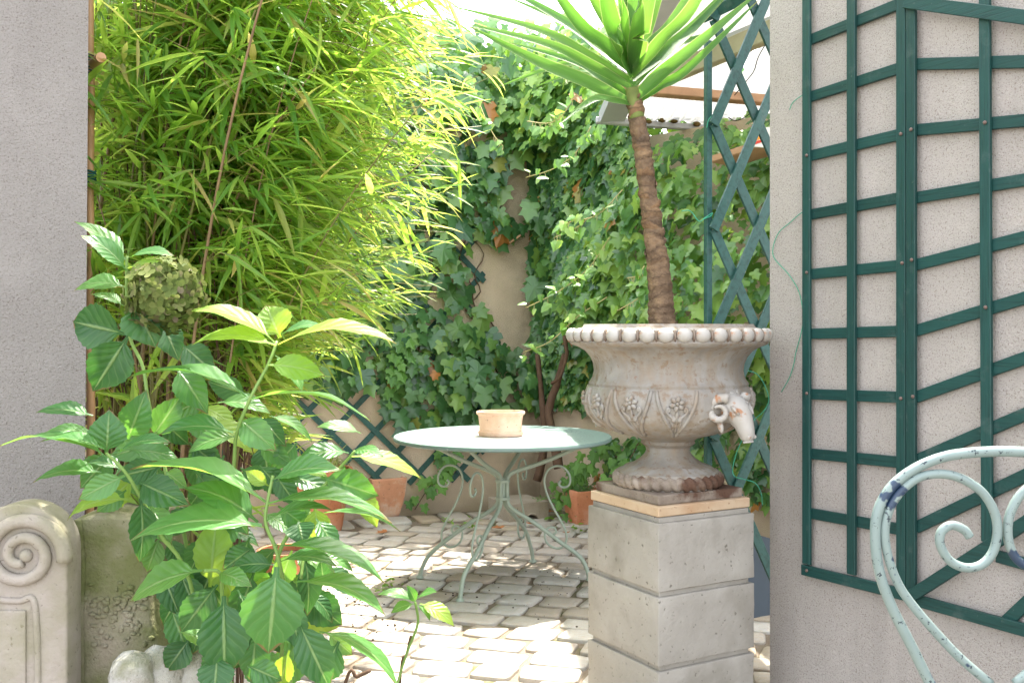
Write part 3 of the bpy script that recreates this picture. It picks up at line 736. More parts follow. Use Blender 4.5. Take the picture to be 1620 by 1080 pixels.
for k in range(npet):                                  # leaf-shaped panels with a rosette in each
    a = FR + 2 * math.pi * k / npet; hw = math.pi / npet * .92
    if abs((a - RAM + math.pi) % (2 * math.pi) - math.pi) < .22: continue
    m = MB()
    for sgn in (-1, 1):
        pts = [usurf(a + sgn * hw * f, z, .0015) for f, z in ((.10, .856), (.22, .872), (.42, .895), (.66, .925), (.86, .958), (.97, .990))]
        m.tube(smoothpath(pts, 4), .0062, 6)
    for f in (-.5, -.25, 0, .25, .5):                  # fluting lines of the lower leaf
        m.tube([usurf(a + hw * f * .35, .856, .001), usurf(a + hw * f * .6, .876, .001), usurf(a + hw * f * .85, .905, .0008)], .0036, 5)
    m.build('leaf_panel', M['urn'], urn, smooth=True)
    m = MB(); o = V((math.cos(a), math.sin(a), 0)); tg = V((-math.sin(a), math.cos(a), 0)); c = usurf(a, .955, .004)
    for q in range(6):
        b = q * math.pi / 3 + .3; d = tg * math.cos(b) + UP * math.sin(b)
        m.ell(c + d * .0135, d * .0100, d.cross(o) * .0074, o * .0075, 8, 6)
    m.ell(c, tg * .006, UP * .006, o * .010, 8, 6)
    m.tube(smoothpath([usurf(a, .942, .002), usurf(a, .922, .003), usurf(a, .898, .002)], 4), [.004] * 4 + [.006] * 4 + [.003], 6)
    for sgn in (-1, 1):
        pts = [usurf(a + sgn * x, z, .002) for x, z in ((.01, .905), (.05, .915), (.095, .925), (.115, .935), (.10, .943), (.085, .938), (.092, .932))]
        m.tube(smoothpath(pts, 4), .005, 6)
        m.ell(usurf(a + sgn * .035, .912, .002), tg * .008, UP * .011, o * .005, 8, 6)
    m.build('rosette', M['urn'], urn, smooth=True)
def ram(bear):
    o = V((math.cos(bear), math.sin(bear), 0)); tg = V((-math.sin(bear), math.cos(bear), 0)); B = UC + o * .233 + UP * .010
    def q(f, u, s=0): return B + o * f + UP * u + tg * s
    m = MB()                                           # skull and muzzle, one lofted surface
    spine = [((-.03, .928), .046, .046), ((.0, .932), .049, .047), ((.026, .924), .044, .043), ((.046, .906), .034, .036), ((.058, .886), .027, .030),
             ((.066, .866), .023, .026), ((.071, .850), .021, .022), ((.073, .839), .014, .013), ((.073, .834), .004, .004)]
    n = 16; vs = []
    for i, ((f, u), rw, rh) in enumerate(spine):
        a0 = spine[max(i - 1, 0)][0]; a1 = spine[min(i + 1, len(spine) - 1)][0]
        t = (o * (a1[0] - a0[0]) + UP * (a1[1] - a0[1])).normalized(); nn = tg.cross(t).normalized()
        if nn.dot(o + UP) < 0: nn = -nn
        for k in range(n):
            a = 2 * math.pi * k / n
            vs.append(q(f, u) + tg * rw * math.cos(a) * (1 - .12 * max(0, -math.sin(a))) + nn * rh * math.sin(a))
    L = len(spine)
    m.add(vs, [(i * n + k, i * n + (k + 1) % n, (i + 1) * n + (k + 1) % n, (i + 1) * n + k) for i in range(L - 1) for k in range(n)] + [[(L - 1) * n + k for k in range(n)]])
    for s in (-1, 1):
        m.ell(q(.048, .915, s * .031), o * .010, tg * .006, UP * .008, 10, 7)            # eye
        m.tube([q(.034, .938, s * .030), q(.054, .930, s * .036), q(.066, .914, s * .030)], [.005, .006, .004], 7)   # brow
        m.ell(q(.086, .852, s * .012), o * .006, tg * .0055, UP * .006, 8, 6)            # nostril wing
    m.tube([q(.070, .836, -.018), q(.090, .840, 0), q(.070, .836, .018)], .003, 6)       # lip
    rr = random.Random(2)
    for i in range(26):                                                                 # woolly curls on the poll
        a = rr.uniform(-1, 1); b = rr.uniform(-.01, .052)
        m.ell(q(b - .012, .974 - .010 * a * a - max(0, b - .015) * .7, a * .036), o * .011, tg * .010, UP * .009, 7, 5)
    head = m.build('ram_head', M['bead'], urn, smooth=True)
    for s in (-1, 1):
        pts, rad = [], []
        for i in range(44):
            th = i / 43 * 2.35 * math.pi; rr_ = .037 * (1 - .70 * i / 43)
            pts.append(q(.020, .924, s * (.047 + .022 * i / 43)) - (o * .78 - tg * s * .62) * (math.cos(2.0 - th) * rr_) + UP * (math.sin(2.0 - th) * rr_))
            rad.append(.0150 * (1 - .72 * i / 43) * (1 + .09 * math.sin(i * 2.1)))
        h = MB(); h.tube(pts, rad, 10); h.build('horn', M['bead'], head, smooth=True)
        e = MB(); e.ell(q(.012, .880, s * .046), o * .012 + UP * -.010, tg * .006, UP * .018, 8, 6); e.build('ear', M['bead'], head, smooth=True)
ram(RAM); ram(RAM + math.pi)

# ------------------------------------------------------------------ yucca
YC = UC + UP * 1.165
yu = empty('yucca', YC, 'potted yucca with ringed brown trunk and long green blades', 'plant')
tp_ = [(1048, 516), (1046, 480), (1042, 430), (1036, 385), (1030, 335), (1022, 280), (1016, 235), (1009, 195), (1004, 165), (1001, 140)]
path = smoothpath([P(x, y, 3.05) for x, y in tp_], 10)
for i in range(3): pass
N_ = len(path); cut = int(N_ * .80)
def trunk_rad(i):
    f = i / (N_ - 1); base = .0235 + .020 * (1 - f) ** 2.2; return base
rings = [1.0] * N_
vr = random.Random(4)
m = MB(); m.tube(path[:cut + 1], [trunk_rad(i) * (1 + .045 * math.sin(i * 2.1) + .03 * vr.uniform(-1, 1)) for i in range(cut + 1)], 20)
m.build('trunk', M['trunk'], yu, smooth=True, rough=.0042)
m = MB(); m.tube(path[cut:], [trunk_rad(i) * .98 for i in range(cut, N_)], 16); m.build('green_trunk', M['trunk_green'], yu, smooth=True)
for i in range(4, N_ - 6, 3):                          # leaf scars: torn collars round the trunk
    m = MB(); f = i / (N_ - 1)
    if f < .22: continue
    t = (path[i + 1] - path[i - 1]).normalized(); a1 = t.orthogonal().normalized(); a2 = t.cross(a1); n = 18; r = trunk_rad(i); a0 = vr.uniform(0, 6); arc = vr.uniform(2.6, 5.2); vs = []
    for k in range(n + 1):
        a = a0 + arc * k / n; d = a1 * math.cos(a) + a2 * math.sin(a); e = math.sin(math.pi * k / n)
        hgt = (.012 + .012 * e) * vr.uniform(.8, 1.2); c = path[i] + t * (.012 * math.sin(a - a0))
        vs += [c + d * (r * .98), c + d * (r * 1.03 + .002 + .003 * e * vr.random()) + t * hgt * .6, c + d * (r * 1.0 + .0025 * e) + t * hgt]
    m.add(vs, [(k * 3 + j, k * 3 + j + 1, k * 3 + j + 4, k * 3 + j + 3) for k in range(n) for j in range(2)])
    m.build('leaf_scar', M['trunk'], yu, smooth=True)
def blade(th, pts, wid, mat, nrm, name='leaf', fold=.26, seg=14):
    c = smoothpath(pts, max(4, seg // (len(pts) - 1))); n = len(c); vs = []; L = n - 1
    for i, p in enumerate(c):
        u = i / L; t = (c[min(i + 1, L)] - c[max(i - 1, 0)]).normalized()
        wv = wid * .5 * (min(1, .55 + u * 1.8) if u < .35 else 1.0) * (1 - max(0, (u - .40) / .60) ** 1.9)
        side = t.cross(V(nrm)).normalized(); up = side.cross(t)
        vs += [p + side * wv + up * fold * wv, p + side * wv * .5 + up * fold * wv * .3, p, p - side * wv * .5 + up * fold * wv * .3, p - side * wv + up * fold * wv]
    m = MB(); m.add(vs, [(i * 5 + j, i * 5 + j + 1, (i + 1) * 5 + j + 1, (i + 1) * 5 + j) for i in range(L) for j in range(4)])
    o = m.build(name, mat, th, smooth=True); ul = o.data.uv_layers.new(name='UVMap')
    ul.data.foreach_set('uv', [q for l in o.data.loops for q in ((l.vertex_index // 5) / L, (l.vertex_index % 5) / 4)]); return o
YL = [  # base, mid, tip (px), width px, depth of mid and tip
 ((985, 122), (855, 48), (706, 8), 24, -.05, -.1), ((982, 132), (865, 70), (728, 36), 27, -.12, -.2), ((988, 160), (850, 98), (738, 40), 34, -.10, -.18),
 ((986, 148), (910, 98), (800, 66), 22, .05, .08), ((980, 118), (900, 100), (778, 141), 22, .12, .2), ((978, 126), (905, 118), (838, 141), 15, .2, .3),
 ((990, 160), (938, 158), (886, 196), 20, -.15, -.25), ((985, 105), (915, 38), (840, -70), 40, -.12, -.2), ((992, 110), (965, 30), (940, -120), 50, -.18, -.3),
 ((1000, 105), (1020, 20), (1060, -130), 44, -.16, -.22), ((998, 95), (1000, 10), (985, -140), 40, 0, .05), ((1005, 100), (1062, 40), (1118, -60), 34, .02, .05),
 ((1006, 118), (1085, 58), (1180, -45), 26, .10, .15), ((1008, 152), (1090, 82), (1212, -22), 34, -.12, -.2), ((1012, 165), (1085, 112), (1205, -4), 26, -.06, -.1),
 ((1008, 130), (1050, 95), (1075, 72), 24, .12, .22), ((1002, 95), (1040, -10), (1090, -150), 36, .08, .12), ((994, 95), (950, -20), (880, -150), 38, .06, .12),
 ((985, 100), (870, 20), (760, -40), 24, .1, .15), ((980, 110), (900, 40), (790, -10), 24, .2, .3), ((1000, 90), (985, -60), (960, -230), 36, .03, .1),
 ((1004, 92), (1010, -60), (1040, -230), 36, -.05, -.1), ((988, 108), (935, -10), (890, -130), 34, -.2, -.35), ((1008, 112), (1095, 12), (1160, -120), 32, -.2, -.3),
 ((1006, 120), (1075, 70), (1150, 45), 22, .25, .4), ((986, 132), (930, 112), (870, 120), 18, .28, .42), ((1000, 100), (1010, 0), (1030, -110), 36, -.25, -.5),
 ((996, 100), (975, -10), (930, -90), 36, -.28, -.55), ((1000, 90), (1002, -70), (1000, -250), 34, .1, .2), ((1010, 125), (1110, 30), (1240, -110), 28, .12, .2)]
for i, (b, mi, tp0, wd, d1, d2) in enumerate(YL):
    bp = P(b[0], b[1], 3.05); mp = P(mi[0], mi[1], 3.05 + d1); tq = P(tp0[0], tp0[1], 3.05 + d2)
    base = P(1000, min(max(b[1] + 8, 110), 165), 3.05)
    d = (mp - base).normalized(); view = V((0, -1, .0)); nrm = (view * 1.2 + UP * .5)
    if abs(d.z) > .8: nrm = view * (1 if d1 <= 0 else -1) + V((0, 0, .3))
    pts = [base + (bp - base) * .0 + d * .0, base.lerp(mp, .5) + UP * .004, mp, tq]
    blade(yu, pts, wd * px2 * .76, M['yucca'], nrm, seg=15)

# ------------------------------------------------------------------ garden table
TC = V((-.043, 4.60, 0)); ZT = .673
tab = empty('garden_table', TC, 'round mint metal garden table with scrolled legs on the cobbles', 'table')
m = MB(); rt = .502
m.lathe([(0.001, ZT), (rt - .012, ZT), (rt - .003, ZT + .001), (rt, ZT - .004), (rt + .001, ZT - .012), (rt - .004, ZT - .017), (rt - .010, ZT - .012), (rt - .012, ZT - .004), (.001, ZT - .004)], (0, 0, 0), 96)
me = m.mesh('tabletop', M['top'], smooth='auto'); o = link('tabletop', me, tab); o.location = (0, 0, 0)
LEGS = [(R(-4), .40, .43), (R(66), .36, .34), (R(178), .385, .39), (R(245), .42, .37)]
for a, rf, rtop in LEGS:
    o = V((math.cos(a), math.sin(a), 0))
    def q(r, z): return TC + o * r + UP * z
    m = MB(); hubr = .021
    pts = [q(rtop, ZT - .010), q(rtop * .5, .563), q(.062, .510), q(hubr + .008, .487), q(hubr, .462), q(hubr, .385), q(hubr + .006, .355), q(.06, .325), q(.15, .270), q(.26, .190), q(rf - .045, .120), q(rf - .010, .055), q(rf, .008)]
    m.tube(smoothpath(pts, 5), .0098, 10); leg = m.build('leg', M['tabl'], tab, smooth=True)
    m = MB(); m.lathe([(.001, 0), (.018, 0), (.018, .004), (.012, .012), (.001, .012)], q(rf, .0135), 14); m.build('foot', M['tabl'], leg, smooth='auto')
    s = MB(); k = rf / .39
    pts = [(.262, .463), (.252, .452), (.262, .436), (.285, .434), (.302, .452), (.300, .490), (.275, .523), (.240, .530), (.205, .512), (.188, .470), (.195, .415), (.222, .350), (.258, .285),
           (.285, .225), (.283, .178), (.255, .152), (.222, .158), (.196, .182), (.190, .220), (.207, .246), (.232, .246), (.240, .228), (.228, .215)]
    s.tube(smoothpath([q(x * k, z + .005) for x, z in pts], 5), .0052, 8); s.build('scroll', M['tabl'], tab, smooth=True)
m = MB()
for z in (.465, .385): m.lathe([(.026, z - .006), (.034, z - .006), (.034, z + .006), (.026, z + .006), (.026, z - .006)], TC, 20)
m.lathe([(.001, .375), (.013, .375), (.013, .478), (.001, .478)], TC, 14); m.build('collar', M['tabl'], tab, smooth='auto')
# oval planter on the table
pc = P(792, 683, 4.60); pc.z = ZT + .001
m = MB(); K = 2.92e-3
pr = [(.01, 0), (.100, 0), (.104, .006), (.104, .020), (.098, .024), (.0985, .050), (.102, .082), (.104, .094), (.111, .098), (.113, .106), (.110, .112), (.100, .112), (.097, .104), (.093, .085), (.09, .03), (.01, .025)]
m.lathe(pr, pc, 56, 1, .78); m.thing('oval_planter', M['terra_pale'], pc, 'small bleached terracotta planter standing on the table', 'planter', smooth='auto', rough=.0008)
# ------------------------------------------------------------------ pots along the walls
def square_pot(name, c, half, hgt, taper, mat, label, ang, bulge=.012, grp=None):
    ca, sa = math.cos(ang), math.sin(ang); ux, uy = V((ca, sa, 0)), V((-sa, ca, 0)); m = MB(); rings = []
    def ring(h, z): return [c + ux * x * h + uy * y * h + UP * z for x, y in ((-1, -1), (1, -1), (1, 1), (-1, 1))]
    zs = [0, .1, .3, .55, .8, .93, 1.0]
    hs = [half * (taper + (1 - taper) * z ** .8) + bulge * math.sin(math.pi * z) * .5 for z in zs]
    R_ = [ring(h, z * hgt) for h, z in zip(hs, zs)] + [ring(hs[-1] - .018, hgt), ring(hs[-1] - .026, hgt * .82)]
    vs = [p for r in R_ for p in r]
    fs = [(i * 4 + k, i * 4 + (k + 1) % 4, (i + 1) * 4 + (k + 1) % 4, (i + 1) * 4 + k) for i in range(len(R_) - 1) for k in range(4)] + [(3, 2, 1, 0), [(len(R_) - 1) * 4 + k for k in range(4)]]
    m.add(vs, fs)
    th = empty(name, c, label, 'pot', grp)
    m.build('pot_body', mat, th, bevel=.005, seg=2, smooth='auto')
    s = MB(); s.add([p + UP * .004 for p in ring(hs[-1] - .027, hgt * .82)], [(0, 1, 2, 3)]); s.build('soil', M['soil'], th)
    return th
gp = G(604, 822)
square_pot('square_pot', gp + V((0, .12, .004)), .112, .245, .62, M['terra_salt'], 'empty square terracotta pot with lime bloom before the lattice', R(24))
gp2 = G(918, 834)
square_pot('herb_pot', gp2 + V((.03, .11, .004)), .095, .205, .72, M['terra'], 'orange terracotta pot of small-leaved herb near the drain', R(24))
def round_pot(c, r, h, mat, label, name='round_pot'):
    m = MB(); th = empty(name, c, label, 'pot')
    m.lathe([(.01, 0), (r * .68, 0), (r * .72, h * .08), (r * .93, h * .8), (r * .95, h * .82), (r * 1.02, h * .83), (r * 1.03, h), (r * .93, h), (r * .90, h * .86), (.01, h * .84)], c, 40)
    m.build('pot_body', mat, th, smooth='auto')
    s = MB(); s.lathe([(r * .9, h * .86), (.001, h * .88)], c, 24); s.build('soil', M['soil'], th, smooth=True); return th
gpc = G(496, 850) + V((0, .16, .004)); round_pot(gpc, .185, .36, M['terra'], 'large terracotta pot of arching grass behind the hydrangea')
lpc = V(P(452, 820, 4.35)); lpc.z = .004; round_pot(lpc, .12, .20, M['terra'], 'low terracotta pot at the foot of the bamboo')
# drain
m = MB(); dth = empty('drain_block', P(838, 815, 5.95) * 1.0, 'low concrete drain block with round outlet in the wall corner', 'drain')
dA = G(806, 828); dB = G(868, 822); du = (dB - dA).normalized(); dn = V((-du.y, du.x, 0)); Ld = (dB - dA).length
dth.location = dA; ORG[dth] = V(dA)
out = [(0, 0), (0, .11), (Ld, .11), (Ld, 0)]; hx = Ld * .56; hole = [(hx + .045, 0)] + [(hx + .045 * math.cos(a), .038 * math.sin(a)) for a in [math.pi * k / 10 for k in range(1, 10)]] + [(hx - .045, 0)]
poly = [(Ld, 0)] + hole[0:] + [(0, 0), (0, .11), (Ld, .11)]
fr = [dA + du * x + UP * (z + .003) for x, z in poly]; bk = [p + dn * .30 for p in fr]; n = len(fr)
m.add(fr + bk, [list(range(n)), [n + i for i in range(n)][::-1]] + [(i, (i + 1) % n, n + (i + 1) % n, n + i) for i in range(n)])
m.build('block', M['concrete'], dth, rough=.002)
m = MB(); m.lathe([(.050, 0), (.050, .010), (.042, .010), (.042, 0)], (0, 0, 0), 24); me = m.mesh('outlet_ring', M['concrete'], smooth='auto')
hc = dA + du * hx - dn * .006 + UP * .006
m = MB()
m.tube([hc + du * (.048 * math.cos(a)) + UP * (.042 * math.sin(a)) for a in [math.pi * k / 14 for k in range(15)]], .005, 6); m.build('outlet_ring', M['concrete'], dth, smooth=True)
m = MB(); m.obox(dA + du * hx + dn * .2 + UP * .03, du * .06, dn * .01, UP * .03); m.build('outlet_shade_panel', M['dark'], dth)  # black panel added in the outlet, standing in for its inner shade
# leaning board behind the pillar
m = MB(); m.bar(P(1196, 1040, 3.95), P(1215, 850, 4.1), .20, .02, NT_); 
m.thing('leaning_board', M['slate_board'], P(1196, 1040, 3.95), 'dark slate-blue board leaning behind the lattice by the pillar', 'board', bevel=.002, seg=1)

# ------------------------------------------------------------------ metal chair
YCH = 1.6; AXC = 1585
ch = empty('metal_chair', V((P(AXC, 0, YCH).x, YCH + .2, 0)), 'pale chipped metal garden chair with scrolled back before the trellis', 'chair')
outer = [(1566, 714.5), (1524, 717), (1481, 726), (1439, 746), (1407, 774), (1388, 812), (1385, 858), (1392, 907), (1411, 960), (1443, 1023), (1471, 1080), (1497, 1130)]
inner = [(1566, 1080), (1530, 1050), (1499, 1020), (1446, 960), (1418, 918), (1402, 869), (1400, 827), (1415, 788), (1446, 758), (1481, 749), (1517, 755), (1552, 777), (1572, 809), (1577, 841), (1570, 872), (1552, 892),
         (1527, 897), (1502, 886), (1487, 862), (1488, 841), (1504, 830), (1524, 837), (1533, 848)]
def cp(x, y, d=0): return P(x, y, YCH) + V((0, d, 0))
Lp = [cp(*p) for p in outer]; Rp = [cp(2 * AXC - x, y) for x, y in outer]
sz = .44
def leg_from(p, sg):
    x = P(AXC, 0, YCH).x
    return [V((x + sg * .105, YCH + .005, sz + .02)), V((x + sg * .13, YCH - .01, .30)), V((x + sg * .19, YCH - .06, .09)), V((x + sg * .205, YCH - .07, .006))]
full = leg_from(0, -1)[::-1] + Lp[::-1][:-1] + [cp(AXC, 713.5)] + Rp[1:] + leg_from(0, 1)
m = MB(); m.tube(smoothpath(full, 6), .0086, 12); m.build('back_frame', M['chair'], ch, smooth=True)
for sg in (0, 1):
    pts = [cp(x if not sg else 2 * AXC - x, y, -.002) for x, y in inner]
    m = MB(); m.tube(smoothpath(pts, 6), .0074, 12); m.build('scroll', M['chair'], ch, smooth=True)
xs = P(AXC, 0, YCH).x
m = MB(); m.lathe([(.001, sz), (.185, sz), (.192, sz - .004), (.185, sz - .010), (.001, sz - .010)], (xs, YCH + .20, 0), 40); m.build('seat', M['chair'], ch, smooth='auto')
for sg in (-1, 1):
    m = MB(); m.tube(smoothpath([V((xs + sg * .13, YCH + .31, sz - .012)), V((xs + sg * .135, YCH + .33, .25)), V((xs + sg * .16, YCH + .38, .006))], 6), .0092, 10); m.build('leg', M['chair'], ch, smooth=True)

# ------------------------------------------------------------------ carved stones by the left wall
YS = 2.02
con = empty('carved_console', V((P(30, 0, YS).x, YS, 0)), 'pale carved stone console with a spiral scroll against the grey wall', 'carved stone')
def slabpoly(pts, y, d): 
    m = MB(); q = [P(x, yy, y) for x, yy in pts]; n = len(q); bk = [p + V((0, d, 0)) for p in q]
    m.add(q + bk, [list(range(n)), [n + i for i in range(n)][::-1]] + [(i, (i + 1) % n, n + (i + 1) % n, n + i) for i in range(n)]); return m
arc = [(28 + 78 * math.cos(a), 872 - 75 * math.sin(a)) for a in [math.pi * k / 16 for k in range(17)]]
yb = HZ + F * (H - .004) / YS
body = [(106, yb)] + [(x, y) for x, y in arc] + [(-90, 872), (-90, yb)]
m = slabpoly(body, YS, .07); m.build('body', M['carved'], con, bevel=.006, seg=3, smooth='auto')
sp, rad = [], []
for i in range(70):
    th = -.2 + i / 69 * 3.6 * math.pi; r = 66 - 52 * i / 69
    sp.append(P(38 + r * math.cos(th), 876 - r * .92 * math.sin(th), YS) + V((0, -.002 - .006 * i / 69, 0))); rad.append(.0155 - .006 * i / 69)
m = MB(); m.tube(sp, rad, 10); m.build('volute', M['carved'], con, smooth=True, rough=.001)
m = MB(); m.ell(P(42, 878, YS), V((.014, 0, 0)), V((0, .014, 0)), V((0, 0, .014)), 12, 8); m.build('volute_eye', M['carved'], con, smooth=True)
m = MB(); m.tube(smoothpath([P(-60, 930, YS), P(-10, 946, YS), P(30, 950, YS), P(52, 946, YS), P(58, 985, YS), P(60, 1060, YS), P(60, 1300, YS)], 6), .007, 8); m.build('moulding', M['carved'], con, smooth=True)
m = MB(); m.obox(P(-20, 1120, YS) , V((.08, 0, 0)), V((0, .006, 0)), V((0, 0, .2)));  m.build('panel', M['carved'], con, bevel=.004, seg=2)
YM = 2.12
ms = empty('mossy_stone', V((P(180, 0, YM).x, YM + .1, 0)), 'upright green mossy stone beside the carved console', 'stone')
ybm = HZ + F * (H - .004) / YM
m = slabpoly([(113, ybm), (114, 1000), (113, 822), (150, 815), (205, 822), (246, 815), (240, 880), (232, 930), (240, 980), (256, 1040), (262, ybm)], YM, .26)
m.build('shaft', M['mossy'], ms, bevel=.012, seg=3, sub=2, rough=.006, smooth=True)
m = MB(); rr = random.Random(8)
for i in range(90):
    c = P(rr.gauss(186, 24), rr.gauss(972, 26), YM - .002); m.ell(c, V((rr.uniform(.003, .010), 0, 0)), V((0, .006, 0)), V((0, 0, rr.uniform(.003, .008))), 8, 5)
m.build('lichen_crust', M['mossy'], ms, smooth=True, rough=.006)
m = MB(); m.tube(smoothpath([P(124, 822, YM - .003), P(128, 900, YM - .004), P(126, 1000, YM - .004), P(128, 1100, YM - .004)], 5), .010, 8); m.build('fillet', M['mossy'], ms, smooth=True, rough=.002)
for (x, y, rx, ry, d, lab) in ((212, 1070, 34, 42, 1.98, 'white-topped weathered lump of stone, leftmost of three under the moss'), (257, 1062, 36, 45, 2.02, 'round grey lump of stone in the middle of three'),
                              (310, 1058, 32, 46, 2.05, 'tan lump of stone, rightmost of three, under the hydrangea leaves')):
    c = P(x, y, d); m = MB(); s = d / F
    m.ell(c, V((rx * s, 0, 0)), V((0, .05, 0)), V((0, 0, ry * s)), 20, 14)
    b = V((c.x, c.y, c.z - .42)); m.ell(c - UP * .25, V((rx * s * 1.05, 0, 0)), V((0, .055, 0)), V((0, 0, .26)), 18, 12)
    m.thing('stone_lump', M['rock'], V((c.x, c.y, 0)), lab, 'stone', 'broken stones by the mossy stone', smooth=True, rough=.014)
lowest = MB()
# rubble base that carries the lumps
m = MB(); c = P(262, 0, 2.02); m.obox(V((c.x, 2.03, .21)), V((.10, 0, 0)), V((0, .07, 0)), V((0, 0, .212)))
m.thing('rubble_block', M['rock'], V((c.x, 2.03, 0)), 'rough stone base under the three broken stones', 'stone', bevel=.02, seg=3, sub=1, rough=.012, smooth=True)

# ------------------------------------------------------------------ cane, ties, wires
cn = empty('support_cane', V((P(143, 0, 2.78).x, 2.78, 0)), 'tan cane tied upright beside the grey wall edge', 'cane')
m = MB(); pts = [P(143, y, 2.78) for y in range(-160, 1100, 40)]
pts = [V((p.x + .002 * math.sin(i), 2.78, p.z)) for i, p in enumerate(pts) if p.z > 0] ; pts[-1].z = 0.0
m.tube(pts, [.0105 + (.0012 if i % 5 == 0 else 0) for i in range(len(pts))], 12); m.build('pole', M['cane'], cn, smooth=True)
for y in (88, 108, 272): 
    m = MB()
    for j in range(3 if y < 200 else 5):
        c = P(143, y + j * 4, 2.78); m.tube([c + V((math.cos(a) * .0135, math.sin(a) * .0135, .002 * math.sin(a * 3 + j))) for a in [2 * math.pi * k / 14 for k in range(15)]], .0022 if y < 200 else .0034, 6)
    m.build('tie', M['twine'], cn, smooth=True)
m = MB(); m.tube([P(148, 101, 2.74), P(160, 91, 2.66)], .0135, 12)
m.thing('cane_stub', M['cane'], P(148, 101, 2.74), 'short sawn cane end lashed across the upright cane', 'cane', smooth='auto')
def wire(pts, label, fn, r=.0013):
    q = smoothpath([fn(*p) for p in pts], 6); m = MB(); m.tube(q, r, 5)
    m.thing('garden_wire', M['wire'], q[0], label, 'wire', 'green garden wires', smooth=True)
wire([(1281, 331), (1266, 338), (1250, 352), (1232, 368), (1223, 392), (1226, 410), (1250, 437), (1266, 468), (1270, 512), (1259, 558), (1256, 575), (1249, 597), (1236, 620)], 'long green wire curling down the bare wall left of the trellis', lambda x, y: rp(x, y, .008))
wire([(1281, 146), (1266, 153), (1254, 163), (1249, 174)], 'short green wire end at the upper left trellis upright', lambda x, y: rp(x, y, .008))
wire([(1183, 586), (1198, 592), (1210, 610), (1216, 632), (1208, 650), (1190, 668), (1170, 704), (1160, 735), (1161, 752), (1178, 758), (1195, 764), (1204, 780), (1206, 800)], 'green wire looping between the ram head and the lattice', lambda x, y: P(x, y, 3.34), .0016)
wire([(1172, 668), (1184, 674), (1187, 684), (1182, 694)], 'small green wire loop under the ram head muzzle', lambda x, y: P(x, y, 3.32), .0016)
wire([(1078, 334), (1092, 334), (1106, 350), (1116, 344), (1127, 337), (1124, 342), (1112, 347)], 'green wire knotted round the lattice post above the urn', lambda x, y: P(x, y, 3.40), .0016)
wire([(1127, 183), (1121, 190), (1118, 202)], 'green wire tie high on the lattice post under the roof', lambda x, y: P(x, y, 3.40), .0016)

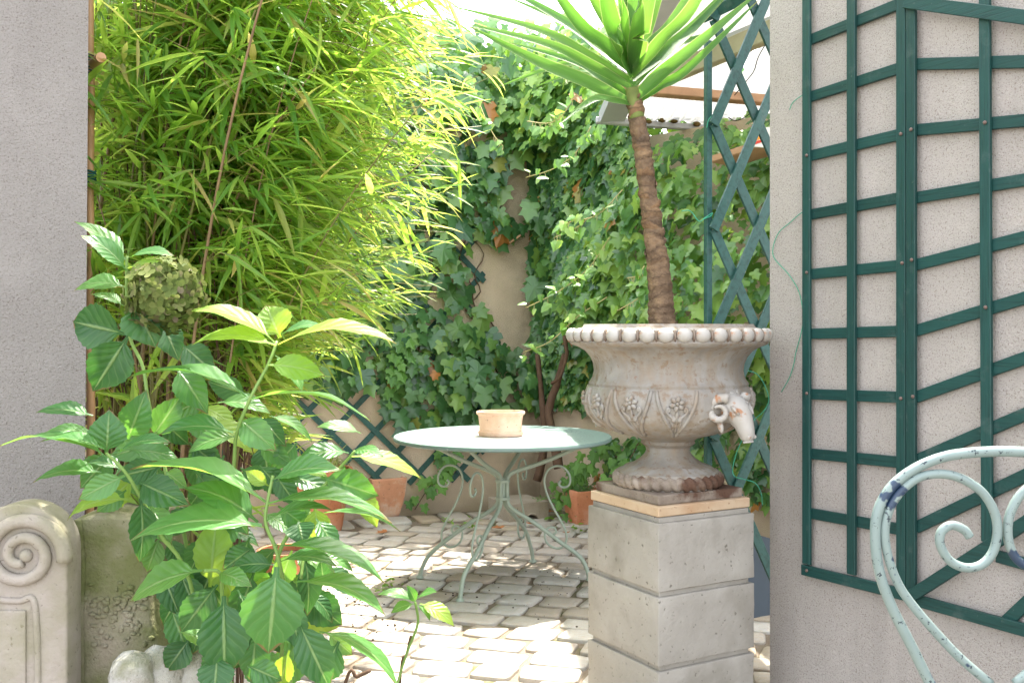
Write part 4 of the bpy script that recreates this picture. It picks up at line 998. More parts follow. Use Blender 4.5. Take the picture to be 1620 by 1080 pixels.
# ------------------------------------------------------------------ bamboo
bam = empty('bamboo', (-.95, 3.6, 0), 'dense bamboo clump with yellow-green leaves arching over the yard', 'bamboo')
BOUND = [(-300, 800), (0, 790), (150, 785), (300, 750), (400, 715), (480, 700), (560, 640), (620, 595), (700, 525), (760, 470), (1100, 400)]
def bound(y): return float(np.interp(y, [b[0] for b in BOUND], [b[1] for b in BOUND]))
br = random.Random(21)
def bamboo():
    pos, dr, nr, LL, WW = [], [], [], [], []; culms = 0; bm2 = MB()
    for c in range(125):
        by = br.uniform(2.95, 4.3) if c > 60 else br.uniform(2.9, 3.5); bx = br.uniform(-1.5, -.285 * by)
        hgt = br.uniform(2.2, 3.9); lx = (br.gauss(.72, .42) if by > 3.5 else br.gauss(.38, .28)) * hgt / 3; ly = br.gauss(.05, .3)
        def path(t): return V((bx + lx * t ** 2.1, by + ly * t ** 2.1, hgt * (t - .14 * t ** 3)))
        n = 16; r = br.uniform(.0035, .008)
        pts = [path(i / n) for i in range(n + 1)]
        if (c % 3) == 0: n2 = n
        pts = [q for q in pts if proj(q)[0] < bound(proj(q)[1]) - 60 or q.z < 1]; pts = [q for q in pts if proj(q)[0] > 150 or q.z < .9]; n = len(pts) - 1
        m = MB(); m.tube(pts, [r * (1 - .75 * i / n) for i in range(n + 1)], 6); m.build('culm', M['culm'] if br.random() < .55 else M['culm_dry'], bam, smooth=True); culms += 1
        t = br.uniform(.14, .26)
        while t < 1.0:
            p = path(t); 
            for b in range(3):
                az = br.gauss(-.1, 1.5); el = br.uniform(.1, .9); Lb = br.uniform(.18, .52) * (1 - .3 * t)
                d = V((math.cos(az) * math.cos(el), math.sin(az) * math.cos(el), math.sin(el)))
                bp = [p + d * Lb * f - UP * (.30 * Lb * f * f) for f in (0, .35, .7, 1)]
                if br.random() < .45 and proj(bp[-1])[0] < bound(proj(bp[-1])[1]) - 70 and proj(bp[-1])[1] < 640 and proj(bp[-1])[0] > 150: bm2.tube(bp, [.0016, .0013, .001, .0007], 4, False)
                for f in (.4, .6, .8, 1.0):
                    q = p + d * Lb * f - UP * (.30 * Lb * f * f); nl = br.randint(2, 5)
                    for k in range(nl):
                        a2 = az * .75 + br.gauss(-.15, .5); e2 = br.gauss(-.22, .42)
                        dd = V((math.cos(a2) * math.cos(e2), math.sin(a2) * math.cos(e2), math.sin(e2)))
                        pos.append(q); dr.append(dd); nr.append((br.gauss(0, .45), br.gauss(-.25, .45), 1)); L = br.uniform(.09, .205); LL.append(L); WW.append(L * br.uniform(.075, .12))
            t += br.uniform(.06, .11)
    for c in range(190):                                # looser sprays reaching out over the yard
        py = br.uniform(-60, 560); px = bound(py) - abs(br.gauss(0, 110)) - br.uniform(0, 70); Yd = br.uniform(3.1, 4.5)
        e = P(px, py, Yd); a = e + V((-br.uniform(.3, .6), br.gauss(0, .15), br.uniform(-.30, .12))); md = (a + e) / 2 + UP * br.uniform(.03, .10)
        q = smoothpath([a, md, e], 5); bm2.tube(q, .0013, 4, False)
        for f in range(2, len(q)):
            for k in range(br.randint(2, 4)):
                a2 = br.gauss(-.1, .55); e2 = br.gauss(-.20, .38); dd = V((math.cos(a2) * math.cos(e2), math.sin(a2) * math.cos(e2), math.sin(e2)))
                pos.append(q[f]); dr.append(dd); nr.append((br.gauss(0, .45), br.gauss(-.25, .45), 1)); L = br.uniform(.09, .19); LL.append(L); WW.append(L * br.uniform(.075, .115))
    dc = MB()
    for c in range(420):                                # thicket of dead lower canes
        by = br.uniform(3.0, 4.6); bx = br.uniform(-1.75, -.27 * by); hh = br.uniform(.9, 2.1); r = br.uniform(.0025, .006)
        dc.tube([V((bx, by, 0)), V((bx + br.gauss(0, .03), by + br.gauss(0, .03), hh * .5)), V((bx + br.gauss(0, .12), by + br.gauss(0, .1), hh))], [r, r * .8, r * .5], 5, False)
    dco = dc.build('dead_canes', M['twig'], bam, smooth=True); dco['kind'] = 'stuff'
    b = bm2.build('branch', M['culm'], bam); b['kind'] = 'stuff'
    pos, dr, nr, LL, WW = map(np.array, (pos, dr, nr, LL, WW))
    A = frames(pos, dr, nr, LL, WW)
    tip = A[:, :, 3] + A[:, :, 0]; px = CX + F * tip[:, 0] / tip[:, 1]; py = HZ + F * (H - tip[:, 2]) / tip[:, 1]
    bd = np.interp(py, [q[0] for q in BOUND], [q[1] for q in BOUND]); u = RNG.random(len(A)); bd = bd + 38 * np.sin(py * .045 + tip[:, 1] * 5) + 22 * np.sin(py * .13 + tip[:, 1] * 11)
    keep = (px < bd) & (u < np.clip((bd - px) / 380, .22, .80)) & (tip[:, 2] > .25) & (tip[:, 1] > 2.62)
    keep &= ~((py > 430) & (px < 420) & (RNG.random(len(A)) < np.clip((py - 430) / 120, 0, .86))) & ~((py > 690) & (RNG.random(len(A)) < .8))
    keep &= (px > 60) & (py > -500)
    # stay on the yard side of the gate wall and off the back wall
    keep &= ((tip - np.array(E_L)) @ np.array(-N_L) > .24) | (px > 140)
    keep &= ((tip - np.array(C0)) @ np.array(N_B) > .05)
    A = A[keep]; print('bamboo leaves', len(A)); foliage(bam, 'bamboo', M['bamboo'], A)
bamboo()

# ------------------------------------------------------------------ ivy
def in_poly(x, y, poly):
    inside = np.zeros(len(x), bool); n = len(poly)
    for i in range(n):
        (x0, y0), (x1, y1) = poly[i], poly[(i + 1) % n]
        c = ((y0 > y) != (y1 > y)) & (x < (x1 - x0) * (y - y0) / ((y1 - y0) + 1e-9) + x0); inside ^= c
    return inside
BARE = [[(735, 196), (792, 196), (800, 220), (752, 228)], [(812, 245), (842, 246), (838, 300), (832, 338), (812, 348), (790, 325), (800, 285)],
        [(742, 362), (790, 380), (850, 350), (838, 420), (848, 500), (868, 520), (838, 560), (800, 548), (775, 520), (768, 470), (742, 430)],
        [(560, 700), (600, 640), (640, 692), (720, 704), (790, 692), (812, 640), (872, 640), (872, 900), (400, 900), (400, 700)], [(480, 610), (600, 610), (640, 692), (480, 760)]]
SPARSE = [(660, 350), (770, 350), (770, 520), (700, 520), (680, 440)]
iv = empty('ivy', C0 + U_B * 1.5, 'dark ivy climbing the lattice wall behind the table', 'ivy')
def ivy_left():
    n = 7000; s = RNG.uniform(-.05, 4.2, n); z = np.where(RNG.random(n) < .16, RNG.uniform(2.5, 3.12, n), RNG.uniform(.35, 2.95, n)) ; off = RNG.gamma(2.0, .035, n) + .02
    top = z > 2.55; off = np.where(top, RNG.uniform(-.30, .28, n), off)
    u, nn = np.array(U_B), np.array(N_B)
    pos = np.array(C0) + s[:, None] * u + off[:, None] * nn; pos[:, 2] = z + np.where(top, -.10 * np.abs(off) / .3, 0) + .06 * np.sin(s * 3.1) * top
    px = CX + F * pos[:, 0] / pos[:, 1]; py = HZ + F * (H - pos[:, 2]) / pos[:, 1]
    keep = np.ones(n, bool)
    for b in BARE: keep &= ~in_poly(px, py, b)
    keep &= ~(in_poly(px, py, SPARSE) & (RNG.random(n) < .62))
    low = np.interp(px, [300, 560, 600, 640, 700, 780, 820, 880], [640, 610, 640, 690, 700, 690, 640, 630]); keep &= py < low
    pos = pos[keep]; top = top[keep]; n = len(pos)
    dr = -UP.z * np.array([[0, 0, 1.0]]) + RNG.normal(0, .55, (n, 1)) * u + RNG.uniform(.05, .5, (n, 1)) * nn
    nr = nn + np.array([0, 0, .35]) + RNG.normal(0, .32, (n, 3)); nr[top] += np.array([0, 0, 1.1])
    L = .045 + RNG.gamma(2.2, .022, n).clip(0, .11); A = frames(pos, dr, nr, L, L * RNG.uniform(.95, 1.2, n))
    foliage(iv, 'ivy', M['ivy'], A)
    st = MB(); rs = random.Random(3)
    for k in range(22):
        s0 = rs.uniform(.2, 3.8); p = C0 + U_B * s0 + UP * rs.uniform(.4, 1.2) + N_B * .02; q = [p]
        for j in range(9): p = p + UP * rs.uniform(.1, .2) + U_B * rs.gauss(0, .07); p = V((p.x, p.y, min(p.z, 2.6))); q.append(p)
        st.tube(smoothpath(q, 3), [.006 - .004 * i / 27 for i in range(28)], 5)
    o = st.build('stem', M['twig'], iv, smooth=True)
    b = MB(); b.tube(smoothpath([on_plane(785, 395, C0, N_B, .03), on_plane(800, 388, C0, N_B, .05), on_plane(824, 372, C0, N_B, .09)], 4), .008, 7); b.build('cut_branch', M['wood'], iv, smooth=True)
    b = MB(); b.tube(smoothpath([on_plane(805, 268, C0, N_B, .03), on_plane(830, 258, C0, N_B, .05), on_plane(850, 248, C0, N_B, .05)], 4), .008, 7); b.build('cut_branch', M['wood'], iv, smooth=True)
ivy_left()
iv2 = empty('ivy', C0 + U_S * 1.3, 'bright sunlit ivy draping the wall behind the urn and yucca', 'ivy')
def ivy_right():
    u, nn = np.array(U_S), np.array(N_S); U2 = RNG
    def bulge(s, z):
        f = np.clip((3.0 - z) / 2.4, 0, .68) * np.clip((z - .75) / .6, 0, 1) * np.clip((s - .22) / .95, 0, 1)
        return .06 + f * (1 + .16 * np.sin(s * 6 + z * 3) + .12 * np.sin(z * 8 - s * 5))
    n = 9800; s = np.where(U2.random(n) < .4, U2.uniform(0, 1.1, n), U2.uniform(0, 3.2, n)); z = U2.uniform(.25, 2.9, n); off = bulge(s, z) * np.minimum(1, .35 + U2.beta(3, 1.2, n) * .75)
    top = z > 2.35; off = np.where(top, U2.uniform(-.35, .35, n), off)
    k = 1900; s = np.concatenate([s, U2.uniform(-.35, 2.2, k)]); z = np.concatenate([z, 2.2 + (.95 - .12 * np.clip(s[-k:], 0, 2)) * np.sqrt(U2.random(k))]); off = np.concatenate([off, U2.uniform(-.35, .42, k)]); top = np.concatenate([top, np.ones(k, bool)]); n += k
    pos = np.array(C0) + s[:, None] * u + off[:, None] * nn; pos[:, 2] = z - np.where(top, .25 * np.abs(off), 0) + .07 * np.sin(s * 7) * top
    px = CX + F * pos[:, 0] / pos[:, 1]; py = HZ + F * (H - pos[:, 2]) / pos[:, 1]
    keep = ~in_poly(px, py, [(815, 640), (1000, 640), (1010, 690), (960, 695), (940, 700), (900, 690), (870, 700), (860, 760), (815, 900)])
    keep &= ~((py > 690) & (px < 940)) & ~((py > 700) & (px < 1010) & (U2.random(n) < .8)) & ~((py > 640) & (px > 1090) & (U2.random(n) < .55)) & ~(py > 790)
    # below the canopy sheet
    hc = (pos - np.array(K0)) @ np.array(KN); inside = ((pos - np.array(K0)) @ np.array(KE) > -.05); kt = (pos - np.array(K0)) @ np.array(KD.normalized()); keep &= ~(inside & (kt > -.12) & (pos[:, 2] > 2.16 + .20 * np.clip(1 - off / .35, 0, 1) + .10 * np.clip(-((pos - np.array(K0)) @ np.array(KE)) + .2, 0, 1)))
    pos = pos[keep]; top = top[keep]; off = off[keep]; zk = z[keep]; sk = s[keep]; n = len(pos)
    dr = np.array([[0, 0, -1.0]]) + U2.normal(0, .55, (n, 1)) * u + U2.uniform(.1, .8, (n, 1)) * nn
    nr = nn * .8 + np.array([0, 0, .75]) + U2.normal(0, .55, (n, 3)); nr[top] += np.array([0, 0, 1.0])
    L = U2.uniform(.035, .105, n); A = frames(pos, dr, nr, L, L * U2.uniform(.95, 1.2, n))
    sun_toned = (off > .30) & (U2.random(n) < .75) | (top & (U2.random(n) < .5))  # outer and top leaves take the sunlit colour copy
    foliage(iv2, 'ivy', M['ivy'], A[~sun_toned], 120, 'leaf', 'foliage')
    foliage(iv2, 'ivy', M['ivy_sun'], A[sun_toned], 150, 'sunlit_leaf', 'sunlit_foliage')
    TEN = [[(965, 375, 5.5), (930, 425, 5.55), (885, 460, 5.6), (832, 487, 5.7)], [(945, 330, 5.5), (915, 358, 5.55), (877, 376, 5.6)], [(960, 470, 5.4), (915, 500, 5.5), (870, 540, 5.6), (828, 557, 5.7)],
           [(935, 200, 5.6), (912, 240, 5.65), (878, 266, 5.7), (832, 281, 5.8)], [(910, 150, 5.6), (890, 182, 5.65), (868, 195, 5.7), (834, 192, 5.8)], [(744, 120, 5.9), (752, 145, 5.85), (764, 178, 5.8), (780, 212, 5.8), (796, 232, 5.8)],
           [(1030, 455, 5.1), (1005, 475, 5.1), (972, 494, 5.15)], [(1020, 420, 5.1), (1008, 436, 5.1), (992, 440, 5.15)], [(985, 300, 5.3), (945, 340, 5.35), (900, 352, 5.4), (880, 372, 5.45)]]
    tp2 = []; td = []; tn = []; rs = random.Random(9); tb = MB()
    for T in TEN:
        q = smoothpath([P(a, b, c - (.32 if a > 820 and T[0][0] > 800 else .1)) for a, b, c in T], 8); m = MB(); m.tube(q, .0028, 5); m.build('tendril', M['stem_p'], iv2, smooth=True)
        for i in range(2, len(q), 1):
            if rs.random() < .75:
                sd = V((rs.gauss(0, .3), rs.uniform(-.6, .1), rs.choice((-1, .8)))); e = q[i] + sd.normalized() * .03
                tb.tube([q[i], e], .0015, 4, False); tp2.append(e); td.append((rs.gauss(-.3, .4), rs.uniform(-.5, 0), rs.gauss(-.6, .5))); tn.append((rs.gauss(0, .4), -.5, .8))
    o = tb.build('petiole', M['stem_p'], iv2); o['kind'] = 'stuff'
    L = U2.uniform(.035, .07, len(tp2)); A = frames(np.array(tp2), np.array(td), np.array(tn), L, L)
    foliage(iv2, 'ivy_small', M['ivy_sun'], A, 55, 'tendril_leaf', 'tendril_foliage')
    for pts, r in (([(884, 740, 5.95), (876, 690, 6.0), (868, 650, 6.05), (880, 610, 6.05), (894, 560, 6.0)], .026), ([(850, 760, 6.2), (862, 700, 6.2), (858, 640, 6.25), (850, 560, 6.3)], .022), ([(893, 530, 5.9), (896, 560, 5.88), (886, 595, 5.9), (872, 606, 5.95)], .012)):
        m = MB(); q = smoothpath([P(*t) for t in pts], 6); m.tube(q, [r * (1.2 - .5 * i / len(q)) for i in range(len(q))], 8); m.build('stem', M['twig'], iv2, smooth=True, rough=.006)
M['stem_p'] = plain('pale_tendril', (.42, .36, .16), .6, .3, 30, .2)
ivy_right()
# trailing ivy at the wall foot, right of the square pot, and by the urn foot
def trail(label, pts, nleaf, seed, fn):
    q = smoothpath([fn(*p) for p in pts], 6); th = empty('trailing_ivy', q[0], label, 'ivy'); m = MB(); m.tube(q, .003, 5); m.build('stem', M['twig'], th, smooth=True)
    rs = random.Random(seed); me = shape_mesh('ivy', M['ivy_mid'])
    pos = np.array([q[rs.randrange(2, len(q))] + V((rs.gauss(0, .04), -.02 - rs.random() * .04, rs.gauss(0, .04))) for _ in range(nleaf)])
    dr = np.array([(rs.gauss(0, .6), -.35, -1) for _ in range(nleaf)]); nr = np.array([(rs.gauss(.2, .3), -1, .6) for _ in range(nleaf)])
    L = np.array([rs.uniform(.05, .085) for _ in range(nleaf)]); foliage(th, 'ivy', M['ivy_mid'], frames(pos, dr, nr, L, L))
M['ivy_mid'] = leafmat('ivy_fresh_leaf', [(0, (.06, .16, .035)), (1, (.13, .27, .05))], [(0, (.18, .4, .04)), (1, (.3, .55, .05))], .35, .4, .4)
trail('sprig of bright ivy trailing over the wall foot beside the square pot', [(656, 806), (672, 780), (690, 755), (705, 735), (722, 722)], 26, 1, lambda x, y: on_plane(x, y, C0, N_B, .05))
trail('fresh ivy sprig hanging low on the lattice wall left of the table', [(640, 520), (630, 560), (622, 590), (630, 612)], 16, 4, lambda x, y: on_plane(x, y, C0, N_B, .12))
trail('light ivy sprig on the wall below the urn bowl', [(1010, 700), (1000, 720), (985, 740), (972, 752)], 16, 2, lambda x, y: P(x, y, 5.5))
trail('dark ivy sprig climbing behind the herb pot', [(960, 690), (940, 720), (930, 740), (905, 758), (890, 800)], 40, 3, lambda x, y: P(x, y, 5.98))

# ------------------------------------------------------------------ hydrangea
hy = empty('hydrangea', V((-.55, 2.05, 0)), 'large-leaved hydrangea with one faded green flower head, in front', 'hydrangea')
HYS = {}
def hleaf(th, bx, by, tx, ty, wv, Y, mat, dY=None, arch=.10, seed=0, name='leaf'):
    rs = random.Random(seed * 7919 + int(bx * 3 + by)); dY = rs.uniform(-.05, .03) if dY is None else dY
    B, T = P(bx, by, Y), P(tx, ty, Y + dY); t = T - B; L = t.length; t.normalize()
    tc = (V((0, 0, H)) - (B + T) / 2).normalized(); tc = (tc - t * tc.dot(t)).normalized(); sd = t.cross(tc).normalized()
    if sd.z < 0: sd = -sd
    wm = wv * Y / F; W = max(.50 * L, wm); c = min(1, wm / W); ph = math.acos(c)
    N = (tc * math.cos(ph) + sd * math.sin(ph)).normalized(); side = t.cross(N).normalized()
    nu, nvv = 18, 8; vs = []; uv = []
    curl = rs.uniform(-.10, .16); fold = rs.uniform(.08, .30)
    for i in range(nu + 1):
        u = i / nu
        if u < .10: w_ = .045
        else:
            x = (u - .10) / .90; w_ = (math.sin(math.pi * x ** .80) ** .85) * .5 * (1 - .25 * x ** 4) if 0 < x < 1 else .0
            w_ = max(w_, .045 * (1 - x)); w_ *= 1 + (.05 if i % 2 else -.03)
        ctr = B + t * L * u + N * (arch * L * 4 * u * (1 - u) - .06 * L * u ** 3)
        for j in range(nvv + 1):
            v = j / nvv * 2 - 1; h = fold * abs(v) * w_ * 1.0 - .03 * (abs(v) > .8) + .012 * math.sin(9 * u * 2 + v * 2 + seed) * abs(v)
            h = W * (fold * abs(v) * w_ + .016 * math.sin(14 * u + 3 * v + seed) * abs(v)) 
            vs.append(ctr + side * W * w_ * v + N * h + N * (curl * W * w_ * v)); uv.append((max(0, (u - .1) / .9), .5 + v * .5))
    fs = [(i * (nvv + 1) + j, (i + 1) * (nvv + 1) + j, (i + 1) * (nvv + 1) + j + 1, i * (nvv + 1) + j + 1) for i in range(nu) for j in range(nvv)]
    org = ORG[th]; me = bpy.data.meshes.new(name); me.from_pydata([p - org for p in vs], [], fs)
    ul = me.uv_layers.new(name='UVMap'); ul.data.foreach_set('uv', [q for l in me.loops for q in uv[l.vertex_index]])
    me.polygons.foreach_set('use_smooth', [True] * len(me.polygons)); me.materials.append(mat); return link(name, me, th)
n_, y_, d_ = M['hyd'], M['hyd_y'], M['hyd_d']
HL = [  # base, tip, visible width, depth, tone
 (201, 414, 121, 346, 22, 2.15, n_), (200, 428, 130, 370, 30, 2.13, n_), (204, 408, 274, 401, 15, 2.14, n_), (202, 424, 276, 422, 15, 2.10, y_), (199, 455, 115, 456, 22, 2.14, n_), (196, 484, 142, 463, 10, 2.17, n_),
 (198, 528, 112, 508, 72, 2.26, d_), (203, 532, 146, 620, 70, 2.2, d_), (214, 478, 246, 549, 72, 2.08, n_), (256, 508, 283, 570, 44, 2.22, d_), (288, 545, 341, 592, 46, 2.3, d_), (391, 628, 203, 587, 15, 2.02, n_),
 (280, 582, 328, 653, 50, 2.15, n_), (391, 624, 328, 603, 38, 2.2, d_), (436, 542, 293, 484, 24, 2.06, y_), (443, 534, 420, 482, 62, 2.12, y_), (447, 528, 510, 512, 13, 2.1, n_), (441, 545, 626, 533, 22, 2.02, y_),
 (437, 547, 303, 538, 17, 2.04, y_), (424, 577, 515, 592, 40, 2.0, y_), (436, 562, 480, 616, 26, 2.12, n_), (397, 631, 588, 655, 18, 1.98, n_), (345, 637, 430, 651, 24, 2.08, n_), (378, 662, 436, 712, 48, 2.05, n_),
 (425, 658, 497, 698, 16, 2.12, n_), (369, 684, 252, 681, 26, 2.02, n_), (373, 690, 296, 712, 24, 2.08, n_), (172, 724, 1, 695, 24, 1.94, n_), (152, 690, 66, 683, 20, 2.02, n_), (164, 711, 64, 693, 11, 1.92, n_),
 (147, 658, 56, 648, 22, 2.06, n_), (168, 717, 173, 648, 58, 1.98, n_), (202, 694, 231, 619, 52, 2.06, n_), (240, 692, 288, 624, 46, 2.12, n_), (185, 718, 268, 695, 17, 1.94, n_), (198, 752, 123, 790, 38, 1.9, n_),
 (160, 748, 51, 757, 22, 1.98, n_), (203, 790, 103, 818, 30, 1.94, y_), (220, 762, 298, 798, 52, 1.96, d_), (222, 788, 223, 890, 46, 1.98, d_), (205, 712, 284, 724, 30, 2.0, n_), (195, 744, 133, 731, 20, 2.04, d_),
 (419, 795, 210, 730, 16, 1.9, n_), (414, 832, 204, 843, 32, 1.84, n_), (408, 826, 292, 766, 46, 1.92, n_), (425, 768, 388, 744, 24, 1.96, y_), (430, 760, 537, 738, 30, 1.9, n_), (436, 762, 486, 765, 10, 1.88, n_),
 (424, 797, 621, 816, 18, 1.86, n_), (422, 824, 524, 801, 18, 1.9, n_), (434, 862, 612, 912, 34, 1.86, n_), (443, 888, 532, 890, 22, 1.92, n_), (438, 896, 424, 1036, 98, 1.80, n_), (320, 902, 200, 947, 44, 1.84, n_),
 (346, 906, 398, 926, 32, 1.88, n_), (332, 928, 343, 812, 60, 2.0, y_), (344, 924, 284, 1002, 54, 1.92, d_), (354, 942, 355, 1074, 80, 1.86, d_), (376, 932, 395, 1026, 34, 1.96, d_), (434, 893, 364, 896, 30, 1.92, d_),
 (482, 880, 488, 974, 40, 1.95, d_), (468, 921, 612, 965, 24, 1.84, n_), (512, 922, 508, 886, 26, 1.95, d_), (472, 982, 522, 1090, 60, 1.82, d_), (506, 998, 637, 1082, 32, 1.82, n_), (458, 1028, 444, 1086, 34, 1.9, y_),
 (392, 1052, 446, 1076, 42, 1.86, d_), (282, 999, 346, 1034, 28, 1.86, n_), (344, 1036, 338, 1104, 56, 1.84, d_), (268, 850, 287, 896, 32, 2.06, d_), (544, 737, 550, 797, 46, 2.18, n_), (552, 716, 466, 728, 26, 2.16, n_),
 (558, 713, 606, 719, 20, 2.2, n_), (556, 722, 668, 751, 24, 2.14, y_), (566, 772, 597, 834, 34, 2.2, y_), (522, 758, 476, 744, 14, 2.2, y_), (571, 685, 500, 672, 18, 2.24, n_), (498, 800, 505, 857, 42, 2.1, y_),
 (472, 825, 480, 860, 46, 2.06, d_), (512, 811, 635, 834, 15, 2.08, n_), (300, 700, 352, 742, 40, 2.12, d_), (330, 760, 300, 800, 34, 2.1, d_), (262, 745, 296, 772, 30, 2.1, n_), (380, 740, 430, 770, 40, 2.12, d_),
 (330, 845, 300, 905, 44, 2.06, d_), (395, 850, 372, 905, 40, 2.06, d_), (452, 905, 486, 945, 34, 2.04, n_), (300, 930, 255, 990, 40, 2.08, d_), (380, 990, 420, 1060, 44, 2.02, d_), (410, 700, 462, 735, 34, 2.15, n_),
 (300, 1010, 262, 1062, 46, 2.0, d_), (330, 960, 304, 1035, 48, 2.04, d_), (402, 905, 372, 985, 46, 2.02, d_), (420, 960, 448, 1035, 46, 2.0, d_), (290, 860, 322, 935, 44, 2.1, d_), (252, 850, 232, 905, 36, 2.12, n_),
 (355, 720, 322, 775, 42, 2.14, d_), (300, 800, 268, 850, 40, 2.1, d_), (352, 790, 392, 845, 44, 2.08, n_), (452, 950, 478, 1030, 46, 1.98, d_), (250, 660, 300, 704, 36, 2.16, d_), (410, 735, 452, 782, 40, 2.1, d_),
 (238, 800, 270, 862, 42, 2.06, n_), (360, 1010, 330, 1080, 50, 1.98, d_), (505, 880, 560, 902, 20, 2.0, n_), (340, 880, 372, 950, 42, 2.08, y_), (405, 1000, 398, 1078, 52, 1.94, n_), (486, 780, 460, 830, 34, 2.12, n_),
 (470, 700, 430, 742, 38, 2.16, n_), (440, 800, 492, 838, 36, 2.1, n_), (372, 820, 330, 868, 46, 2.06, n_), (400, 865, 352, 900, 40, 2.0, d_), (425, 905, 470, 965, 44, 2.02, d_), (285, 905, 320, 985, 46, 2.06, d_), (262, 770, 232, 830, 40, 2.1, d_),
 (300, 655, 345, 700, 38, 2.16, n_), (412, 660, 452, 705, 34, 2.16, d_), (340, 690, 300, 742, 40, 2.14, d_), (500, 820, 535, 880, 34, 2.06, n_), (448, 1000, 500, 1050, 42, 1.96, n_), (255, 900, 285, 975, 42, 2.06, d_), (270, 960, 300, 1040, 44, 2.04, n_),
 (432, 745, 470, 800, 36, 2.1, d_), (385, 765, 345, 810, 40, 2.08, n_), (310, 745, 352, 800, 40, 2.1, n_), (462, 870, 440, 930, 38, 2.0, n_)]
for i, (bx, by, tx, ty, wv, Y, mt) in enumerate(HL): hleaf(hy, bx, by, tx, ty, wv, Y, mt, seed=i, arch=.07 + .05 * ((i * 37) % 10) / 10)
FILL = [(160, 720), (250, 640), (380, 610), (470, 680), (520, 770), (500, 860), (560, 960), (530, 1085), (235, 1085), (212, 900), (190, 800)]
fr3 = random.Random(55); cnt = 0
while cnt < 78:
    x, y = fr3.uniform(160, 560), fr3.uniform(610, 1080)
    if not in_poly(np.array([x]), np.array([y]), FILL)[0]: continue
    a = fr3.uniform(.1, 3.04); L = fr3.uniform(62, 105); tx, ty = x + math.cos(a) * L, y + math.sin(a) * L * .75
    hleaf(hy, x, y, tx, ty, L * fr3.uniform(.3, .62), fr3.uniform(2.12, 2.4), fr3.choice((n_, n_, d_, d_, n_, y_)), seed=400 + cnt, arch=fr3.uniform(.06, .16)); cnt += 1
STEMS = [[(438, 540, 2.06), (425, 575, 2.04), (396, 630, 2.02), (375, 684, 2.04), (371, 722, 2.06), (366, 800, 2.08), (362, 900, 2.08), (360, 1040, 2.06), (380, 1320, 2.06), (385, 1421, 2.04)],
         [(201, 405, 2.14), (200, 440, 2.14), (201, 480, 2.15), (206, 535, 2.16), (226, 580, 2.16), (236, 640, 2.14), (262, 745, 2.1), (300, 900, 2.1), (340, 1380, 2.1), (345, 1395, 2.1)],
         [(168, 716, 1.97), (196, 744, 1.97), (218, 778, 1.98), (250, 840, 2.0), (310, 960, 2.03), (350, 1400, 2.06), (352, 1411, 2.06)],
         [(432, 752, 1.93), (424, 790, 1.91), (420, 826, 1.9), (434, 862, 1.9), (443, 895, 1.9), (452, 960, 1.95), (440, 1100, 2.0), (420, 1430, 2.0), (420, 1438, 2.0)],
         [(562, 713, 2.18), (545, 732, 2.18), (520, 760, 2.18), (498, 785, 2.16), (470, 825, 2.12), (440, 880, 2.08), (420, 1000, 2.05), (410, 1410, 2.05), (410, 1415, 2.05)],
         [(322, 902, 1.86), (348, 906, 1.88), (352, 950, 1.9), (370, 1200, 1.95), (380, 1440, 2.0), (380, 1438, 2.0)], [(476, 915, 1.92), (480, 880, 1.95), (470, 960, 1.95), (460, 1060, 1.95), (440, 1450, 1.97), (440, 1459, 1.97)]]
for T in STEMS:
    q = smoothpath([P(*t) for t in T], 6)
    m = MB(); m.tube(q, [.0032 + .0016 * i / len(q) for i in range(len(q))], 8); m.build('stem', M['stem'], hy, smooth=True)
fc = P(262, 466, 2.06); fr_ = .072
m = MB(); m.ell(fc, V((fr_ * .8, 0, 0)), V((0, fr_ * .8, 0)), V((0, 0, fr_ * .75)), 16, 10); fh = m.build('flower_head', M['floret'], hy, smooth=True)
def floret_mesh(seed):
    rs = random.Random(seed); vs, fs = [], []
    for k in range(4):
        a = k * math.pi / 2 + rs.uniform(-.15, .15); d = V((math.cos(a), math.sin(a), 0)); e = V((-math.sin(a), math.cos(a), 0)); b = len(vs); cup = rs.uniform(.1, .6)
        vs += [V((0, 0, 0)), d * .45 + e * .40 + UP * .1 * cup, d * .9 + e * .30 + UP * .35 * cup, d * 1.02 + UP * .42 * cup, d * .9 - e * .30 + UP * .35 * cup, d * .45 - e * .40 + UP * .1 * cup, d * .55 + UP * .06 * cup]
        fs += [(b + 6, b + i, b + (i + 1 if i < 5 else 0)) for i in range(6)]
    me = bpy.data.meshes.new('floret'); me.from_pydata(vs, [], fs); me.materials.append(M['floret']); return me
FM = [floret_mesh(k) for k in range(5)]; fr2 = random.Random(6)
for i in range(215):
    z = 1 - 2 * (i + .5) / 215; a = i * 2.39996; r = math.sqrt(1 - z * z); d = V((r * math.cos(a), r * math.sin(a), z))
    d.x *= 1.0; c = fc + V((d.x * fr_ * 1.04, d.y * fr_, d.z * fr_ * .98)) * fr2.uniform(.84, 1.12)
    nrm = (d + V((fr2.gauss(0, .3), fr2.gauss(0, .3), fr2.gauss(0, .3)))).normalized(); s = fr2.uniform(.0125, .0185)
    link('floret', FM[i % 5], fh, Matrix.Translation(c) @ nrm.to_track_quat('Z', 'Y').to_matrix().to_4x4() @ Matrix.Rotation(fr2.uniform(0, 6), 4, 'Z') @ Matrix.Diagonal((s, s, s, 1)))
sh = empty('hydrangea_shoot', P(633, 1066, 2.35), 'small separate shoot with a few bright leaves over the cobbles', 'plant')
base_s = P(633, 1066, 2.35); base_s = V((base_s.x - .03, 2.33, 0)); sh.location = base_s; ORG[sh] = V(base_s)
m = MB(); m.tube(smoothpath([base_s, P(620, 1130, 2.34), P(633, 1066, 2.35), P(646, 1026, 2.35), P(661, 985, 2.35), P(657, 952, 2.35)], 6), .0032, 7); m.build('stem', M['stem'], sh, smooth=True)
